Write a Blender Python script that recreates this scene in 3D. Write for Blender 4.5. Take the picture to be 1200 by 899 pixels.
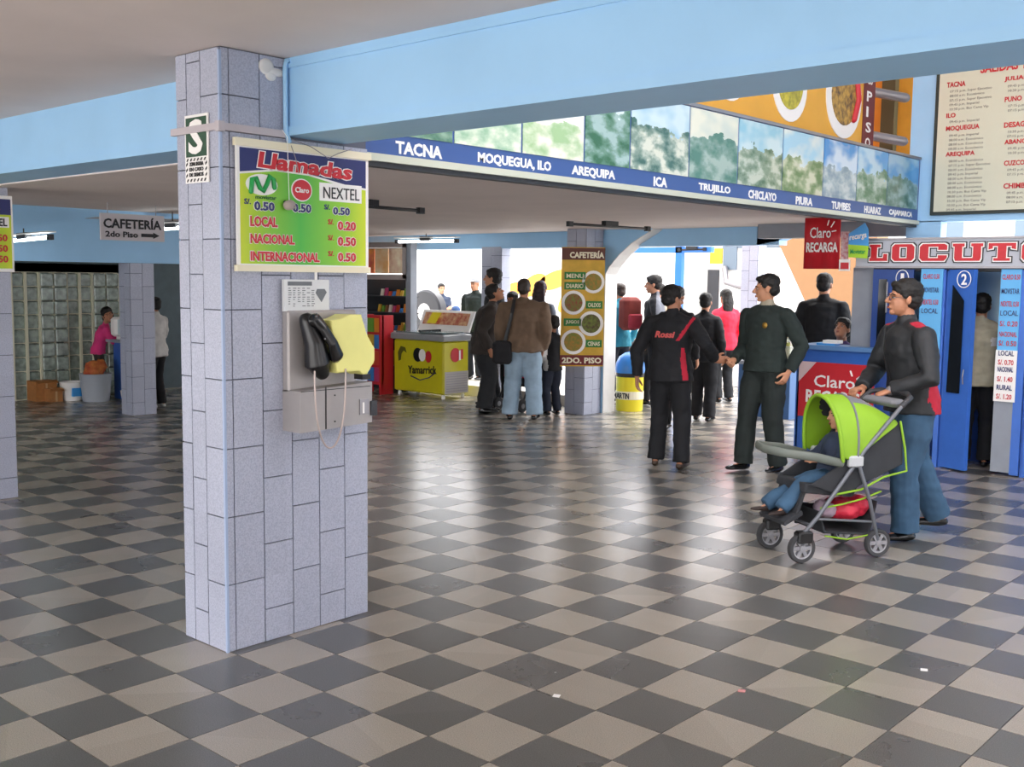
import bpy, math, random
import numpy as np
from mathutils import Vector, Matrix, noise
random.seed(7)
for o in list(bpy.data.objects): bpy.data.objects.remove(o)
SC = bpy.context.scene
COL = SC.collection
T = 0.3                                   # one floor tile in metres; the building is laid out in tiles (u, v, z)

# ------------------------------------------------------------------ camera, sky, light, exposure
def set_camera():
    cam = bpy.data.cameras.new('camera'); co = bpy.data.objects.new('camera', cam); COL.objects.link(co)
    f, yaw, pit, rol = 1245.23, 2.30055, 0.0989834, 0.0119621
    F = Vector((math.cos(yaw)*math.cos(pit), math.sin(yaw)*math.cos(pit), -math.sin(pit)))
    R = F.cross(Vector((0, 0, 1))).normalized(); U = R.cross(F)
    R2 = R*math.cos(rol)+U*math.sin(rol); U2 = -R*math.sin(rol)+U*math.cos(rol)
    M = Matrix((R2, U2, -F)).transposed().to_4x4()
    M.translation = Vector((11.92015, -7.53791, 5.50043))*T
    co.matrix_world = M
    cam.sensor_width = 36; cam.lens = f*36/1200; cam.clip_end = 400
    SC.camera = co
set_camera()
SC.view_settings.view_transform = 'Standard'; SC.view_settings.look = 'None'
SC.view_settings.gamma = 1; SC.view_settings.use_curve_mapping = False
SC.view_settings.exposure = 0.06
W = bpy.data.worlds.new('overcast_sky'); SC.world = W; W.use_nodes = True
_bg = W.node_tree.nodes['Background']
_bg.inputs[0].default_value = (0.97, 0.965, 1.0, 1); _bg.inputs[1].default_value = 5.6
SC.cycles.max_bounces = 10; SC.cycles.diffuse_bounces = 6; SC.cycles.use_denoising = True
SC.cycles.sample_clamp_indirect = 8
sun = bpy.data.lights.new('sun', 'SUN'); so = bpy.data.objects.new('sun', sun); COL.objects.link(so)
sun.energy = 3.0; sun.angle = math.radians(20); sun.color = (1, .95, .88)
so.rotation_euler = (math.radians(38), 0, math.radians(200)); so.location = (0, 20, 20)

# ------------------------------------------------------------------ helpers
def lin(c):
    if isinstance(c, str):
        c = [int(c[i:i+2], 16)/255 for i in (0, 2, 4)]
    return tuple((x/12.92 if x <= .04045 else ((x+.055)/1.055)**2.4) for x in c[:3])+(1,)
_M = {}
def mat(name, c, rough=.6, metal=0, var=.0, vscale=8, bump=0, bscale=60, emit=0, spec=.5, c2=None, alpha=None, trans=0):
    if name in _M: return _M[name]
    m = bpy.data.materials.new(name); m.use_nodes = True; n = m.node_tree; b = n.nodes['Principled BSDF']
    b.inputs['Roughness'].default_value = rough; b.inputs['Metallic'].default_value = metal
    b.inputs['Specular IOR Level'].default_value = spec
    col = lin(c)
    if var or c2:
        g = n.nodes.new('ShaderNodeNewGeometry'); t = n.nodes.new('ShaderNodeTexNoise'); t.inputs['Scale'].default_value = vscale
        t.inputs['Detail'].default_value = 5; n.links.new(g.outputs['Position'], t.inputs['Vector'])
        r = n.nodes.new('ShaderNodeValToRGB'); n.links.new(t.outputs['Fac'], r.inputs[0])
        e = r.color_ramp.elements; e[0].position = .32; e[1].position = .68
        if c2: e[0].color = lin(c2); e[1].color = col
        else:
            e[0].color = tuple(x*(1-var) for x in col[:3])+(1,); e[1].color = tuple(min(1, x*(1+var)) for x in col[:3])+(1,)
        n.links.new(r.outputs[0], b.inputs['Base Color'])
    else: b.inputs['Base Color'].default_value = col
    if bump:
        g = n.nodes.new('ShaderNodeNewGeometry'); t = n.nodes.new('ShaderNodeTexNoise'); t.inputs['Scale'].default_value = bscale
        n.links.new(g.outputs['Position'], t.inputs['Vector'])
        bp = n.nodes.new('ShaderNodeBump'); bp.inputs['Strength'].default_value = bump; bp.inputs['Distance'].default_value = .004
        n.links.new(t.outputs['Fac'], bp.inputs['Height']); n.links.new(bp.outputs[0], b.inputs['Normal'])
    if emit:
        b.inputs['Emission Color'].default_value = col; b.inputs['Emission Strength'].default_value = emit
    if trans: b.inputs['Transmission Weight'].default_value = trans
    if alpha is not None: b.inputs['Alpha'].default_value = alpha
    _M[name] = m; return m

def speckle(name, c, cdark, rough, scale=260, cellvar=.12, stain=.15, spec=.5, rvar=.06):
    """terrazzo-like glazed tile: fine grains, small variation from tile to tile, soft stains"""
    m = bpy.data.materials.new(name); m.use_nodes = True; n = m.node_tree; b = n.nodes['Principled BSDF']; L = n.links; b.inputs['Specular IOR Level'].default_value = spec
    g = n.nodes.new('ShaderNodeNewGeometry')
    t = n.nodes.new('ShaderNodeTexNoise'); t.inputs['Scale'].default_value = scale; t.inputs['Detail'].default_value = 2
    L.new(g.outputs['Position'], t.inputs['Vector'])
    r = n.nodes.new('ShaderNodeValToRGB'); L.new(t.outputs['Fac'], r.inputs[0])
    e = r.color_ramp.elements; e[0].position = .36; e[1].position = .62; e[0].color = lin(cdark); e[1].color = lin(c)
    d = n.nodes.new('ShaderNodeVectorMath'); d.operation = 'SCALE'; d.inputs['Scale'].default_value = 1/T; L.new(g.outputs['Position'], d.inputs[0])
    fl = n.nodes.new('ShaderNodeVectorMath'); fl.operation = 'FLOOR'; L.new(d.outputs[0], fl.inputs[0])
    wn = n.nodes.new('ShaderNodeTexWhiteNoise'); L.new(fl.outputs[0], wn.inputs['Vector'])
    st = n.nodes.new('ShaderNodeTexNoise'); st.inputs['Scale'].default_value = 1.3; st.inputs['Detail'].default_value = 6
    L.new(g.outputs['Position'], st.inputs['Vector'])
    ma = n.nodes.new('ShaderNodeMath'); ma.operation = 'MULTIPLY_ADD'; ma.inputs[1].default_value = cellvar; ma.inputs[2].default_value = 1-cellvar/2
    L.new(wn.outputs['Value'], ma.inputs[0])
    mb = n.nodes.new('ShaderNodeMapRange'); mb.inputs['From Min'].default_value = .35; mb.inputs['From Max'].default_value = .65
    mb.inputs['To Min'].default_value = 1-stain; mb.inputs['To Max'].default_value = 1.0; L.new(st.outputs['Fac'], mb.inputs['Value'])
    mm = n.nodes.new('ShaderNodeMath'); mm.operation = 'MULTIPLY'; L.new(ma.outputs[0], mm.inputs[0]); L.new(mb.outputs[0], mm.inputs[1])
    sc = n.nodes.new('ShaderNodeVectorMath'); sc.operation = 'SCALE'; L.new(r.outputs[0], sc.inputs[0]); L.new(mm.outputs[0], sc.inputs['Scale'])
    L.new(sc.outputs[0], b.inputs['Base Color'])
    rr = n.nodes.new('ShaderNodeMapRange'); rr.inputs['From Min'].default_value = .3; rr.inputs['From Max'].default_value = .7
    rr.inputs['To Min'].default_value = rough-rvar; rr.inputs['To Max'].default_value = rough+rvar; L.new(st.outputs['Fac'], rr.inputs['Value'])
    L.new(rr.outputs[0], b.inputs['Roughness'])
    bp = n.nodes.new('ShaderNodeBump'); bp.inputs['Strength'].default_value = .05; bp.inputs['Distance'].default_value = .001
    if spec < .9: L.new(t.outputs['Fac'], bp.inputs['Height']); L.new(bp.outputs[0], b.inputs['Normal'])
    _M[name] = m; return m

ORG = {}
def empty(name, p, label=None, cat=None, group=None, rz=0, kind=None):
    """an Empty at the thing's base; p in metres"""
    o = bpy.data.objects.new(name, None); COL.objects.link(o); o.location = p; o.rotation_euler = (0, 0, rz); o.empty_display_size = .1
    ORG[o.name] = (Vector(p), rz); tag(o, label, cat, group, kind); return o
def tag(o, label=None, cat=None, group=None, kind=None):
    if label: o['label'] = label
    if cat: o['category'] = cat
    if group: o['group'] = group
    if kind: o['kind'] = kind
    return o
class G:
    """mesh collector"""
    def __init__(s): s.v = []; s.f = []; s.m = []
    def add(s, vs, fs, mi=0):
        k = len(s.v); s.v += [Vector(v) for v in vs]; s.f += [tuple(i+k for i in f) for f in fs]; s.m += [mi]*len(fs); return s
    def box(s, x0, x1, y0, y1, z0, z1, mi=0):
        return s.add([(x0,y0,z0),(x1,y0,z0),(x1,y1,z0),(x0,y1,z0),(x0,y0,z1),(x1,y0,z1),(x1,y1,z1),(x0,y1,z1)],
                     [(0,3,2,1),(4,5,6,7),(0,1,5,4),(1,2,6,5),(2,3,7,6),(3,0,4,7)], mi)
    def tb(s, u0, u1, v0, v1, z0, z1, mi=0): return s.box(u0*T, u1*T, v0*T, v1*T, z0*T, z1*T, mi)
    def rbox(s, x0, x1, y0, y1, z0, z1, r=.01, mi=0):
        """box with chamfered vertical and horizontal edges"""
        vs = []; fs = []
        for (z, i) in ((z0, r), (z0+r, 0), (z1-r, 0), (z1, r)):
            a0, a1, b0, b1 = x0+i, x1-i, y0+i, y1-i; c = r if i == 0 else r*.6
            vs += [(a0+c,b0,z),(a1-c,b0,z),(a1,b0+c,z),(a1,b1-c,z),(a1-c,b1,z),(a0+c,b1,z),(a0,b1-c,z),(a0,b0+c,z)]
        for k in range(3):
            for i in range(8): fs.append((k*8+i, k*8+(i+1) % 8, k*8+8+(i+1) % 8, k*8+8+i))
        fs.append(tuple(range(7, -1, -1))); fs.append(tuple(range(24, 32)))
        return s.add(vs, fs, mi)
    def obox(s, c, ax, ay, az, mi=0):
        """oriented box: centre, three half-extent vectors"""
        c = Vector(c); ax = Vector(ax); ay = Vector(ay); az = Vector(az)
        vs = [c+ax*i+ay*j+az*k for (i,j,k) in ((-1,-1,-1),(1,-1,-1),(1,1,-1),(-1,1,-1),(-1,-1,1),(1,-1,1),(1,1,1),(-1,1,1))]
        return s.add(vs, [(0,3,2,1),(4,5,6,7),(0,1,5,4),(1,2,6,5),(2,3,7,6),(3,0,4,7)], mi)
    def tube(s, pts, rad, n=10, ref=(1, 0, 0), cap=True, mi=0, flat=()):
        """rad: number, list of numbers or list of (rx, ry); rx lies along ref"""
        P = [Vector(p) for p in pts]
        if not isinstance(rad, (list, tuple)): rad = [rad]*len(P)
        rad = [r if isinstance(r, (list, tuple)) else (r, r) for r in rad]
        if cap:
            d0 = (P[0]-P[1]).normalized(); d1 = (P[-1]-P[-2]).normalized()
            m0 = min(rad[0]); m1 = min(rad[-1])
            q = lambda r, k: (r[0]*k, r[1]*k); r0 = rad[0]; r1 = rad[-1]; rad = list(rad)
            if 0 not in flat: P = [P[0]+d0*m0*.85, P[0]+d0*m0*.5]+P; rad = [q(r0, .45), q(r0, .82)]+rad
            if 1 not in flat: P = P+[P[-1]+d1*m1*.5, P[-1]+d1*m1*.85]; rad = rad+[q(r1, .82), q(r1, .45)]
        ref = Vector(ref); vs = []; fs = []
        for i, p in enumerate(P):
            t = (P[min(i+1, len(P)-1)]-P[max(i-1, 0)]).normalized()
            a = ref-t*ref.dot(t)
            if a.length < 1e-3: a = Vector((0, 1, 0))-t*t.y
            a.normalize(); b = t.cross(a)
            for k in range(n):
                w = 2*math.pi*k/n; vs.append(p+a*(math.cos(w)*rad[i][0])+b*(math.sin(w)*rad[i][1]))
        for i in range(len(P)-1):
            for k in range(n): fs.append((i*n+k, i*n+(k+1) % n, (i+1)*n+(k+1) % n, (i+1)*n+k))
        fs.append(tuple(range(n-1, -1, -1))); fs.append(tuple((len(P)-1)*n+k for k in range(n)))
        return s.add(vs, fs, mi)
    def ell(s, c, r, n=14, rot=None, mi=0):
        c = Vector(c); vs = []; fs = []; m = n//2+1
        if not isinstance(r, (list, tuple)): r = (r, r, r)
        for i in range(1, m):
            th = math.pi*i/m
            for k in range(n):
                w = 2*math.pi*k/n
                p = Vector((r[0]*math.sin(th)*math.cos(w), r[1]*math.sin(th)*math.sin(w), r[2]*math.cos(th)))
                vs.append(c+(rot@p if rot else p))
        tp = Vector((0, 0, r[2])); k0 = len(vs); vs.append(c+(rot@tp if rot else tp)); vs.append(c-(rot@tp if rot else tp))
        for i in range(m-2):
            for k in range(n): fs.append((i*n+k, (i+1)*n+k, (i+1)*n+(k+1) % n, i*n+(k+1) % n))
        for k in range(n): fs.append((k0, k, (k+1) % n)); fs.append((k0+1, (m-2)*n+(k+1) % n, (m-2)*n+k))
        return s.add(vs, fs, mi)
    def lathe(s, prof, c=(0, 0, 0), n=24, axis=2, mi=0, ring=False):
        vs = []; fs = []; c = Vector(c)
        for (r, h) in prof:
            for k in range(n):
                w = 2*math.pi*k/n; q = (r*math.cos(w), r*math.sin(w), h)
                if axis == 0: q = (h, q[0], q[1])
                if axis == 1: q = (q[0], h, q[1])
                vs.append(c+Vector(q))
        for i in range(len(prof)-1):
            for k in range(n): fs.append((i*n+k, i*n+(k+1) % n, (i+1)*n+(k+1) % n, (i+1)*n+k))
        if ring:
            q = (len(prof)-1)*n
            for k in range(n): fs.append((q+k, q+(k+1) % n, (k+1) % n, k))
        else: fs.append(tuple(range(n-1, -1, -1))); fs.append(tuple((len(prof)-1)*n+k for k in range(n)))
        return s.add(vs, fs, mi)
    def prism(s, poly, d, mi=0):
        """poly: list of 3D points, extruded by vector d"""
        n = len(poly); P = [Vector(p) for p in poly]; d = Vector(d)
        return s.add(P+[p+d for p in P], [tuple(range(n-1, -1, -1)), tuple(range(n, 2*n))]+[(i, (i+1) % n, n+(i+1) % n, n+i) for i in range(n)], mi)
    def mesh(s, name='m', off=None):
        me = bpy.data.meshes.new(name)
        vs = s.v if off is None else [v-off for v in s.v]
        me.from_pydata([tuple(v) for v in vs], [], s.f)
        if any(s.m): me.polygons.foreach_set('material_index', s.m)
        return me
def put(name, g, m, parent=None, smooth=False, local=False, label=None, cat=None, group=None, kind=None):
    """link the collected shapes as ONE mesh object. World coordinates, unless local (then in the parent's frame)"""
    me = g if isinstance(g, bpy.types.Mesh) else None
    if me is None:
        off = None
        if parent is not None and not local:
            off = ORG[parent.name][0]
        me = g.mesh(name, off)
        import bmesh
        b = bmesh.new(); b.from_mesh(me); bmesh.ops.recalc_face_normals(b, faces=b.faces); b.to_mesh(me); b.free()
    for x in (m if isinstance(m, (list, tuple)) else [m]): me.materials.append(x)
    if smooth is True: me.polygons.foreach_set('use_smooth', [True]*len(me.polygons))
    elif smooth: me.set_sharp_from_angle(angle=smooth)
    o = bpy.data.objects.new(name, me); COL.objects.link(o)
    if smooth and smooth is not True: me.polygons.foreach_set('use_smooth', [True]*len(me.polygons)); me.set_sharp_from_angle(angle=smooth)
    if parent is not None: o.parent = parent; ORG[o.name] = ORG[parent.name]
    else: ORG[o.name] = (Vector((0, 0, 0)), 0)
    return tag(o, label, cat, group, kind)
def dup(src, parent=None, loc=None):
    o = src.copy(); COL.objects.link(o)
    if parent is not None: o.parent = parent
    if loc is not None: o.location = loc
    return o
def tbox(name, b, m, parent=None, **k): return put(name, G().tb(*b), m, parent, **k)
def V3(u, v, z): return Vector((u*T, v*T, z*T))

# scratch scene: evaluates modifiers and text without touching the real scene
TMP = bpy.data.scenes.new('scratch')
def evaluated(o):
    TMP.collection.objects.link(o)
    with bpy.context.temp_override(scene=TMP, view_layer=TMP.view_layers[0]):
        dg = bpy.context.evaluated_depsgraph_get(); dg.update()
    me = bpy.data.meshes.new_from_object(o.evaluated_get(dg), depsgraph=dg)
    TMP.collection.objects.unlink(o); d = o.data; bpy.data.objects.remove(o)
    return me
def remesh(g, vox, sm=4, fac=.5, wrinkle=0, wf=7):
    me = g.mesh('r') if isinstance(g, G) else g
    o = bpy.data.objects.new('r', me)
    r = o.modifiers.new('r', 'REMESH'); r.mode = 'VOXEL'; r.voxel_size = vox; r.adaptivity = 0
    if sm: s = o.modifiers.new('s', 'SMOOTH'); s.factor = fac; s.iterations = sm
    out = evaluated(o); bpy.data.meshes.remove(me)
    if wrinkle:
        n = len(out.vertices); co = np.empty(n*3); out.vertices.foreach_get('co', co); no = np.empty(n*3); out.vertex_normals.foreach_get('vector', no)
        co = co.reshape(-1, 3); no = no.reshape(-1, 3)
        rnd = random.random()*50
        q = [noise.noise(Vector((c[0]*wf+rnd, c[1]*wf, c[2]*wf*1.3+math.sin(c[0]*9+rnd)*.5)))+.5*noise.noise(Vector((c[0]*wf*2.6, c[1]*wf*2.6+rnd, c[2]*wf*3.2))) for c in co]
        co += no*np.array(q)[:, None]*wrinkle
        out.vertices.foreach_set('co', co.ravel()); out.update()
    return out
_TX = {}
def textmesh(s, bold=0, shear=0, depth=.004, space=1.0, line=1.0, align='LEFT'):
    c = bpy.data.curves.new('t', 'FONT'); c.body = s; c.size = 1; c.offset = bold; c.shear = shear; c.extrude = depth; c.resolution_u = 2
    c.space_character = space; c.space_line = line; c.align_x = align
    return evaluated(bpy.data.objects.new('t', c))
def text(parent, s, plane, c, a0, a1, z0, z1, m, bold=.022, shear=0, proud=.002, name='lettering', tilt=0, space=1.0, flip=1):
    """letters standing in the plane u=c (plane 0, read along +v) or v=c (plane 1, read along +u), fitted to a0..a1 / z0..z1 (tiles)"""
    me = textmesh(s, bold, shear, space=space)
    n = len(me.vertices); co = np.empty(n*3); me.vertices.foreach_get('co', co); co = co.reshape(-1, 3)
    mn = co.min(0); mx = co.max(0); q = (co-mn)/np.maximum(mx-mn, 1e-6)
    a = (a0+q[:, 0]*(a1-a0))*T; z = (z0+q[:, 1]*(z1-z0))*T+tilt*(a-a0*T); d = q[:, 2]*proud
    out = np.empty((n, 3)); org = ORG[parent.name][0] if parent is not None else Vector((0, 0, 0))
    if plane == 0: out[:, 0] = c*T+d; out[:, 1] = a
    else: out[:, 0] = a; out[:, 1] = c*T-d
    out[:, 2] = z
    out -= np.array(org); me.vertices.foreach_set('co', out.ravel())
    if plane == 0 or plane == 1: pass
    me.update(); o = put(name, me, m, parent, local=True)
    return o

# ------------------------------------------------------------------ materials
CREAM = mat('painted_ceiling', 'ddd0ca', .75, var=.04, vscale=2, bump=.15, bscale=25)
BLUE = mat('sky_blue_paint', '9ccaee', .45, var=.035, vscale=3, bump=.08, bscale=30)
WHITE = mat('white_paint', 'dcdad6', .5, var=.04)
GREYP = mat('grey_paint', '8d939c', .6, var=.05)
TL = speckle('light_floor_tile', 'aca497', '958d82', .25, spec=1.0, rvar=.012, stain=.07)
TD = speckle('dark_floor_tile', '6a6a67', '4c4b4a', .28, spec=1.0, rvar=.012, stain=.07)
PT = speckle('bluish_granite_wall_tile', 'b2b6c6', '9ea3b4', .35, scale=150, cellvar=.1, stain=.08)
GROUT = mat('dark_grout', '3b3b3e', .9); WGROUT = mat('wall_grout', '5c5f6a', .9)
CONC = mat('pale_concrete', 'cfcbc4', .8, var=.08, vscale=1)
BLK = mat('black_plastic', '131315', .4)
DGREY = mat('dark_grey_plastic', '35363a', .5)
STEEL = mat('grey_steel', '9a979a', .4, .6, var=.05)
PGREY = mat('phone_grey_enamel', 'a5a09e', .45, .25, var=.05)
RED = mat('red_print', 'c4202c', .45)
DRED = mat('maroon_print', '6a1a1c', .5)
NAVY = mat('navy_print', '232a66', .45)
MBLUE = mat('mid_blue_laminate', '2c5fb0', .4, var=.05)
LBLUE = mat('light_blue_print', '3f9be0', .4)
YEL = mat('yellow_print', 'e6d52a', .4)
CRM = mat('cream_print', 'e8e0c4', .5)
WPR = mat('white_print', 'f0eeea', .45)
GRN = mat('green_print', '4fae3a', .45)
LIME = mat('lime_print', 'a8d62c', .45)
ORG_ = mat('orange_print', 'f0a030', .5)
BLUEL = mat('blue_lamp_housing', '3a4046', .5)

# ------------------------------------------------------------------ the structure
# floor: a grout bed carrying the tiles, light and dark in a checker
floor = put('floor', G().tb(-36, 24, -16, 41.5, -.5, -.012), GROUT, kind='structure')
def frustum(u, v):
    d = V3(u, v, 0)-SC.camera.matrix_world.translation
    q = SC.camera.matrix_world.to_3x3().transposed()@d
    if q.z > -.5: return None
    x = 600+1245.23*q.x/-q.z; y = 449.5-1245.23*q.y/-q.z
    return x, y, -q.z
cells = []
for u in range(-36, 24):
    for v in range(-16, 41):
        s = frustum(u+.5, v+.5)
        if s and -60 < s[0] < 1260 and s[1] < 960: cells.append((s[2], u, v))
        else: cells.append((1e4, u, v))
cells.sort()
e = .006
base = G().box(-T*(.5-e), T*(.5-e), -T*(.5-e), T*(.5-e), -.004, 0)
tm = [base.mesh('tile_light'), base.mesh('tile_dark')]; tm[0].materials.append(TL); tm[1].materials.append(TD)
for me in tm: ORG[me.name] = 0
rest = G()
n_single = 0
for d, u, v in cells:
    k = (u+v) % 2
    if n_single < 298 and d < 1e4:
        n_single += 1
        o = bpy.data.objects.new('tile', tm[k]); COL.objects.link(o); o.parent = floor
        o.location = ((u+.5)*T, (v+.5)*T, 0); o.rotation_euler = (random.uniform(-.0012, .0012), random.uniform(-.0012, .0012), 0)
    else:
        x0, x1, y0, y1 = (u+e)*T, (u+1-e)*T, (v+e)*T, (v+1-e)*T
        j = random.uniform(-.00006, .00006); j2 = random.uniform(-.00006, .00006)
        rest.add([(x0,y0,j),(x1,y0,j2),(x1,y1,-j),(x0,y1,-j2),(x0,y0,-.004),(x1,y0,-.004),(x1,y1,-.004),(x0,y1,-.004)],
                 [(0,1,2,3),(4,5,1,0),(5,6,2,1),(6,7,3,2),(7,4,0,3)], k)
put('tile_field', rest, [TL, TD], floor, kind='stuff')

# upper ceiling in front of the beam, low soffit behind it, deep blue beam between them
put('ceiling', G().tb(-36, 24, -16, 2.1, 8.65, 9.4).tb(-36, -1.3, 3.1, 28.4, 7.5, 8.2), CREAM, kind='structure')
beam = put('trim_1', G().tb(-36, 24, 2.07, 3.15, 7.53, 9.4), BLUE, kind='structure')
put('moulding', G().tb(-1.18, 24, 2.03, 2.07, 7.53, 7.66).tb(-36, -2.3, 2.03, 2.07, 7.53, 7.64).tb(-1.18, 24, 2.04, 2.07, 8.5, 8.56), BLUE, beam)
# upper hall beyond the beam
put('wall_front', G().tb(-36, -26, -16.3, -16, 0, 8.65).tb(16, 24, -16.3, -16, 0, 8.65).tb(-5, -3.8, -16.3, -16, 0, 8.65).tb(-26, 16, -16.3, -16, 8, 8.65), CREAM, kind='structure')  # front and right walls are unseen, openings sized to limit incoming daylight
put('wall_right', G().tb(23.7, 24, -16, 27, 0, 1.2).tb(23.7, 24, -16, 27, 7, 16).tb(23.7, 24, -16, -13, 0, 9).tb(23.7, 24, -2, 4, 0, 9).tb(23.7, 24, 10, 18, 0, 9).tb(23.7, 24, 25, 27, 0, 9), CREAM, kind='structure')
put('wall_back', G().tb(-1.65, 24, 26.5, 27, 7.42, 18).tb(-1.65, -.55, 26.5, 27, 5.9, 7.45).tb(2.9, 24, 26.5, 27, 0, 7.45).tb(-1.9, 1.4, 26.5, 27, 0, 6.88).tb(2.2, 3, 26.5, 27, 0, 6.88).tb(1.4, 2.2, 26.5, 27, 0, 4.2).tb(1.4, 2.2, 26.5, 27, 5.9, 6.88), BLUE, kind='structure')
put('wall_upper', G().tb(-36, -1.3, 3.1, 3.6, 8.2, 18).tb(-3.2, -1.6, 28, 28.5, 8.2, 18).tb(-12, -3.2, 27.8, 28.4, 8.2, 18), mat('ochre_wall', 'd98a1e', .6, var=.06), kind='structure')
put('ceiling_upper', G().tb(-36, 7, 3.1, 28.5, 17.5, 18).tb(7, 24, 3.1, 8, 17.5, 18).tb(7, 24, 17, 28.5, 17.5, 18).tb(14, 24, 8, 17, 17.5, 18), CREAM, kind='structure')  # unseen roof, its opening kept small to dim the light on the fascia
put('wall_left', G().tb(-36, -34.6, -16, 12.0, 0, 8.7).tb(-36, -34.6, 17, 29, 0, 7.6).tb(-36, -34.6, 12, 17, 5.5, 8.7).tb(-36, -34.9, 12, 17, 0, 5.6), mat('dark_teal_wall', '5c6c72', .7, var=.08), kind='structure')
# facade beam over the back openings and the beam along the left columns
put('trim_2', G().tb(-34.6, -6.9, 28, 28.6, 6.82, 7.5).prism([V3(-7.8, 28, 6.82), V3(-7.0, 28, 6.95), V3(-6.0, 28, 7.3), V3(-4, 28, 7.5), V3(-7.8, 28, 7.5)], (0, .6*T, 0)), BLUE, kind='structure')
put('trim_3', G().tb(-26.9, -26.25, 3.15, 22, 5.9, 7.5), BLUE, kind='structure')
hb = G(); P = [(-20.5, 3.15, 7.5), (-20.5, 12.5, 7.5), (-20.5, 12.5, 7.36), (-20.5, 9.0, 7.28), (-20.5, 7.4, 7.0), (-20.5, 6.2, 6.7), (-20.5, 4.5, 6.2), (-20.5, 3.15, 5.9)]
hb.prism([V3(*q) for q in P], (-.3*T, 0, 0)); put('trim_4', hb, BLUE, kind='structure')
put('trim_5', G().tb(-34.9, -34.6, 11.8, 17.2, 5.5, 5.9), mat('dark_brown_trim', '2e2a2a', .6), kind='structure')

# ------------------------------------------------------------------ tiled pillars
def tile_face(parent, plane, c, cols, z0, z1, sgn, single=True, m=PT, th=.006):
    """cols: list of (a0, a1, phase); running bond with one-tile-high pieces"""
    cache = {}
    g = G()
    for a0, a1, ph in cols:
        z = z0; nz = math.floor(z0-ph)+1+ph
        while z < z1-.01:
            ze = min(nz, z1)
            h = ze-z; j = .009
            if single:
                key = (round(a1-a0, 2), round(h, 2))
                if key not in cache:
                    w = (a1-a0)*T/2-j*T; hh = h*T/2-j*T; q = G()
                    q.box(-th, th, -w, w, -hh, hh) if plane == 0 else q.box(-w, w, -th, th, -hh, hh)
                    cache[key] = q.mesh('wall_tile'); cache[key].materials.append(m)
                o = bpy.data.objects.new('tile', cache[key]); COL.objects.link(o); o.parent = parent
                off = ORG[parent.name][0]; jit = random.uniform(-.0008, .0012)
                pc = V3(c, (a0+a1)/2, (z+ze)/2) if plane == 0 else V3((a0+a1)/2, c, (z+ze)/2)
                pc[plane] += sgn*jit
                o.location = pc-off
            else:
                b = (c-.02, c+.02, a0+j, a1-j, z+j, ze-j) if plane == 0 else (a0+j, a1-j, c-.02, c+.02, z+j, ze-j)
                g.tb(*b)
            z = ze; nz += 1
    if not single: put('tile_cladding', g, m, parent, kind='stuff')
def cols_of(a, b, w, ph=0):
    n = max(1, round((b-a)/w)); s = (b-a)/n
    return [(a+i*s, a+(i+1)*s, ((i+ph) % 2)*.5) for i in range(n)]
# the near pillar, with its edge bead
pil = put('pillar', G().tb(-2.28, -1.20, .97, 3.60, 0, 8.66), WGROUT, kind='structure')
tile_face(pil, 0, -1.19, [(.97, 1.09, 0), (1.09, 1.60, 0), (1.60, 2.12, .5), (2.12, 2.63, 0), (2.63, 3.13, .5), (3.13, 3.61, 0)], 0, 7.5, 1)
tile_face(pil, 0, -1.19, [(.97, 1.09, 0), (1.09, 1.60, .0), (1.60, 2.06, .5)], 7.5, 8.64, 1)
tile_face(pil, 1, .96, [(-2.29, -2.01, 0), (-2.01, -1.65, .5), (-1.65, -1.2, 0)], 0, 8.64, -1)
tile_face(pil, 0, -2.29, cols_of(.97, 3.6, .5), 0, 7.5, -1, False)
tile_face(pil, 1, 3.61, cols_of(-2.28, -1.2, .5), 0, 7.5, 1, False)
put('edge_bead', G().tb(-1.205, -1.165, .935, .975, 0, 8.6), mat('blue_grey_bead', '9fb0cc', .5), pil)
put('plaster_patch', G().ell(V3(-1.17, 1.72, 8.48), (.008, .04, .035)).ell(V3(-1.17, 1.88, 8.42), (.008, .05, .018)).ell(V3(-1.17, 1.8, 8.36), (.008, .03, .022)), WHITE, pil, smooth=True)
others = [('pillar', (-15.4, -14.25, .95, 3.55), 7.5, (1, 1)), ('pillar', (-27.1, -26.3, 13.15, 14.15), 5.9, (1, 1)), ('pillar', (-15.38, -14.42, 26.25, 27.35), 7.5, (1, 1)),
          ('pillar', (-21.8, -20.6, 28.0, 28.6), 6.9, (1, 0)), ('pillar', (-15.5, -14.6, 40.4, 41.2), 7.3, (1, 1))]
for nm, (u0, u1, v0, v1), zt, _ in others:
    q = put(nm, G().tb(u0, u1, v0, v1, 0, zt), WGROUT, kind='structure')
    tile_face(q, 0, u1+.008, cols_of(v0, v1, .5, 1), 0, zt, 1)
    tile_face(q, 1, v0-.008, cols_of(u0, u1, .5), 0, zt, -1)
# far left pillar in the first row, seen only by its corner's neighbour, is outside the frame
# white-edged rib with a haunch beside the poster pillar
hg = G(); hp = [(-14.28, 0), (-14.28, 5.7), (-14.1, 6.0), (-13.6, 6.5), (-13.0, 6.95), (-12.2, 7.36), (-12.0, 7.5), (-14.6, 7.5), (-14.6, 0)]
hg.prism([V3(a, 27.4, z) for a, z in hp], (0, .75*T, 0))
put('trim_6', hg, BLUE, kind='structure')
wg = G(); hq = hp[:7]
for (a, za), (b, zb) in zip(hq[:-1], hq[1:]):
    d = (V3(b, 0, zb)-V3(a, 0, za)).normalized(); nrm = Vector((d.z, 0, -d.x))*.008
    wg.prism([V3(a, 27.35, za), V3(b, 27.35, zb), V3(b, 27.35, zb)+nrm, V3(a, 27.35, za)+nrm], (0, .8*T, 0))
put('white_edge', wg, WHITE, bpy.data.objects['trim_6'])
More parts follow.
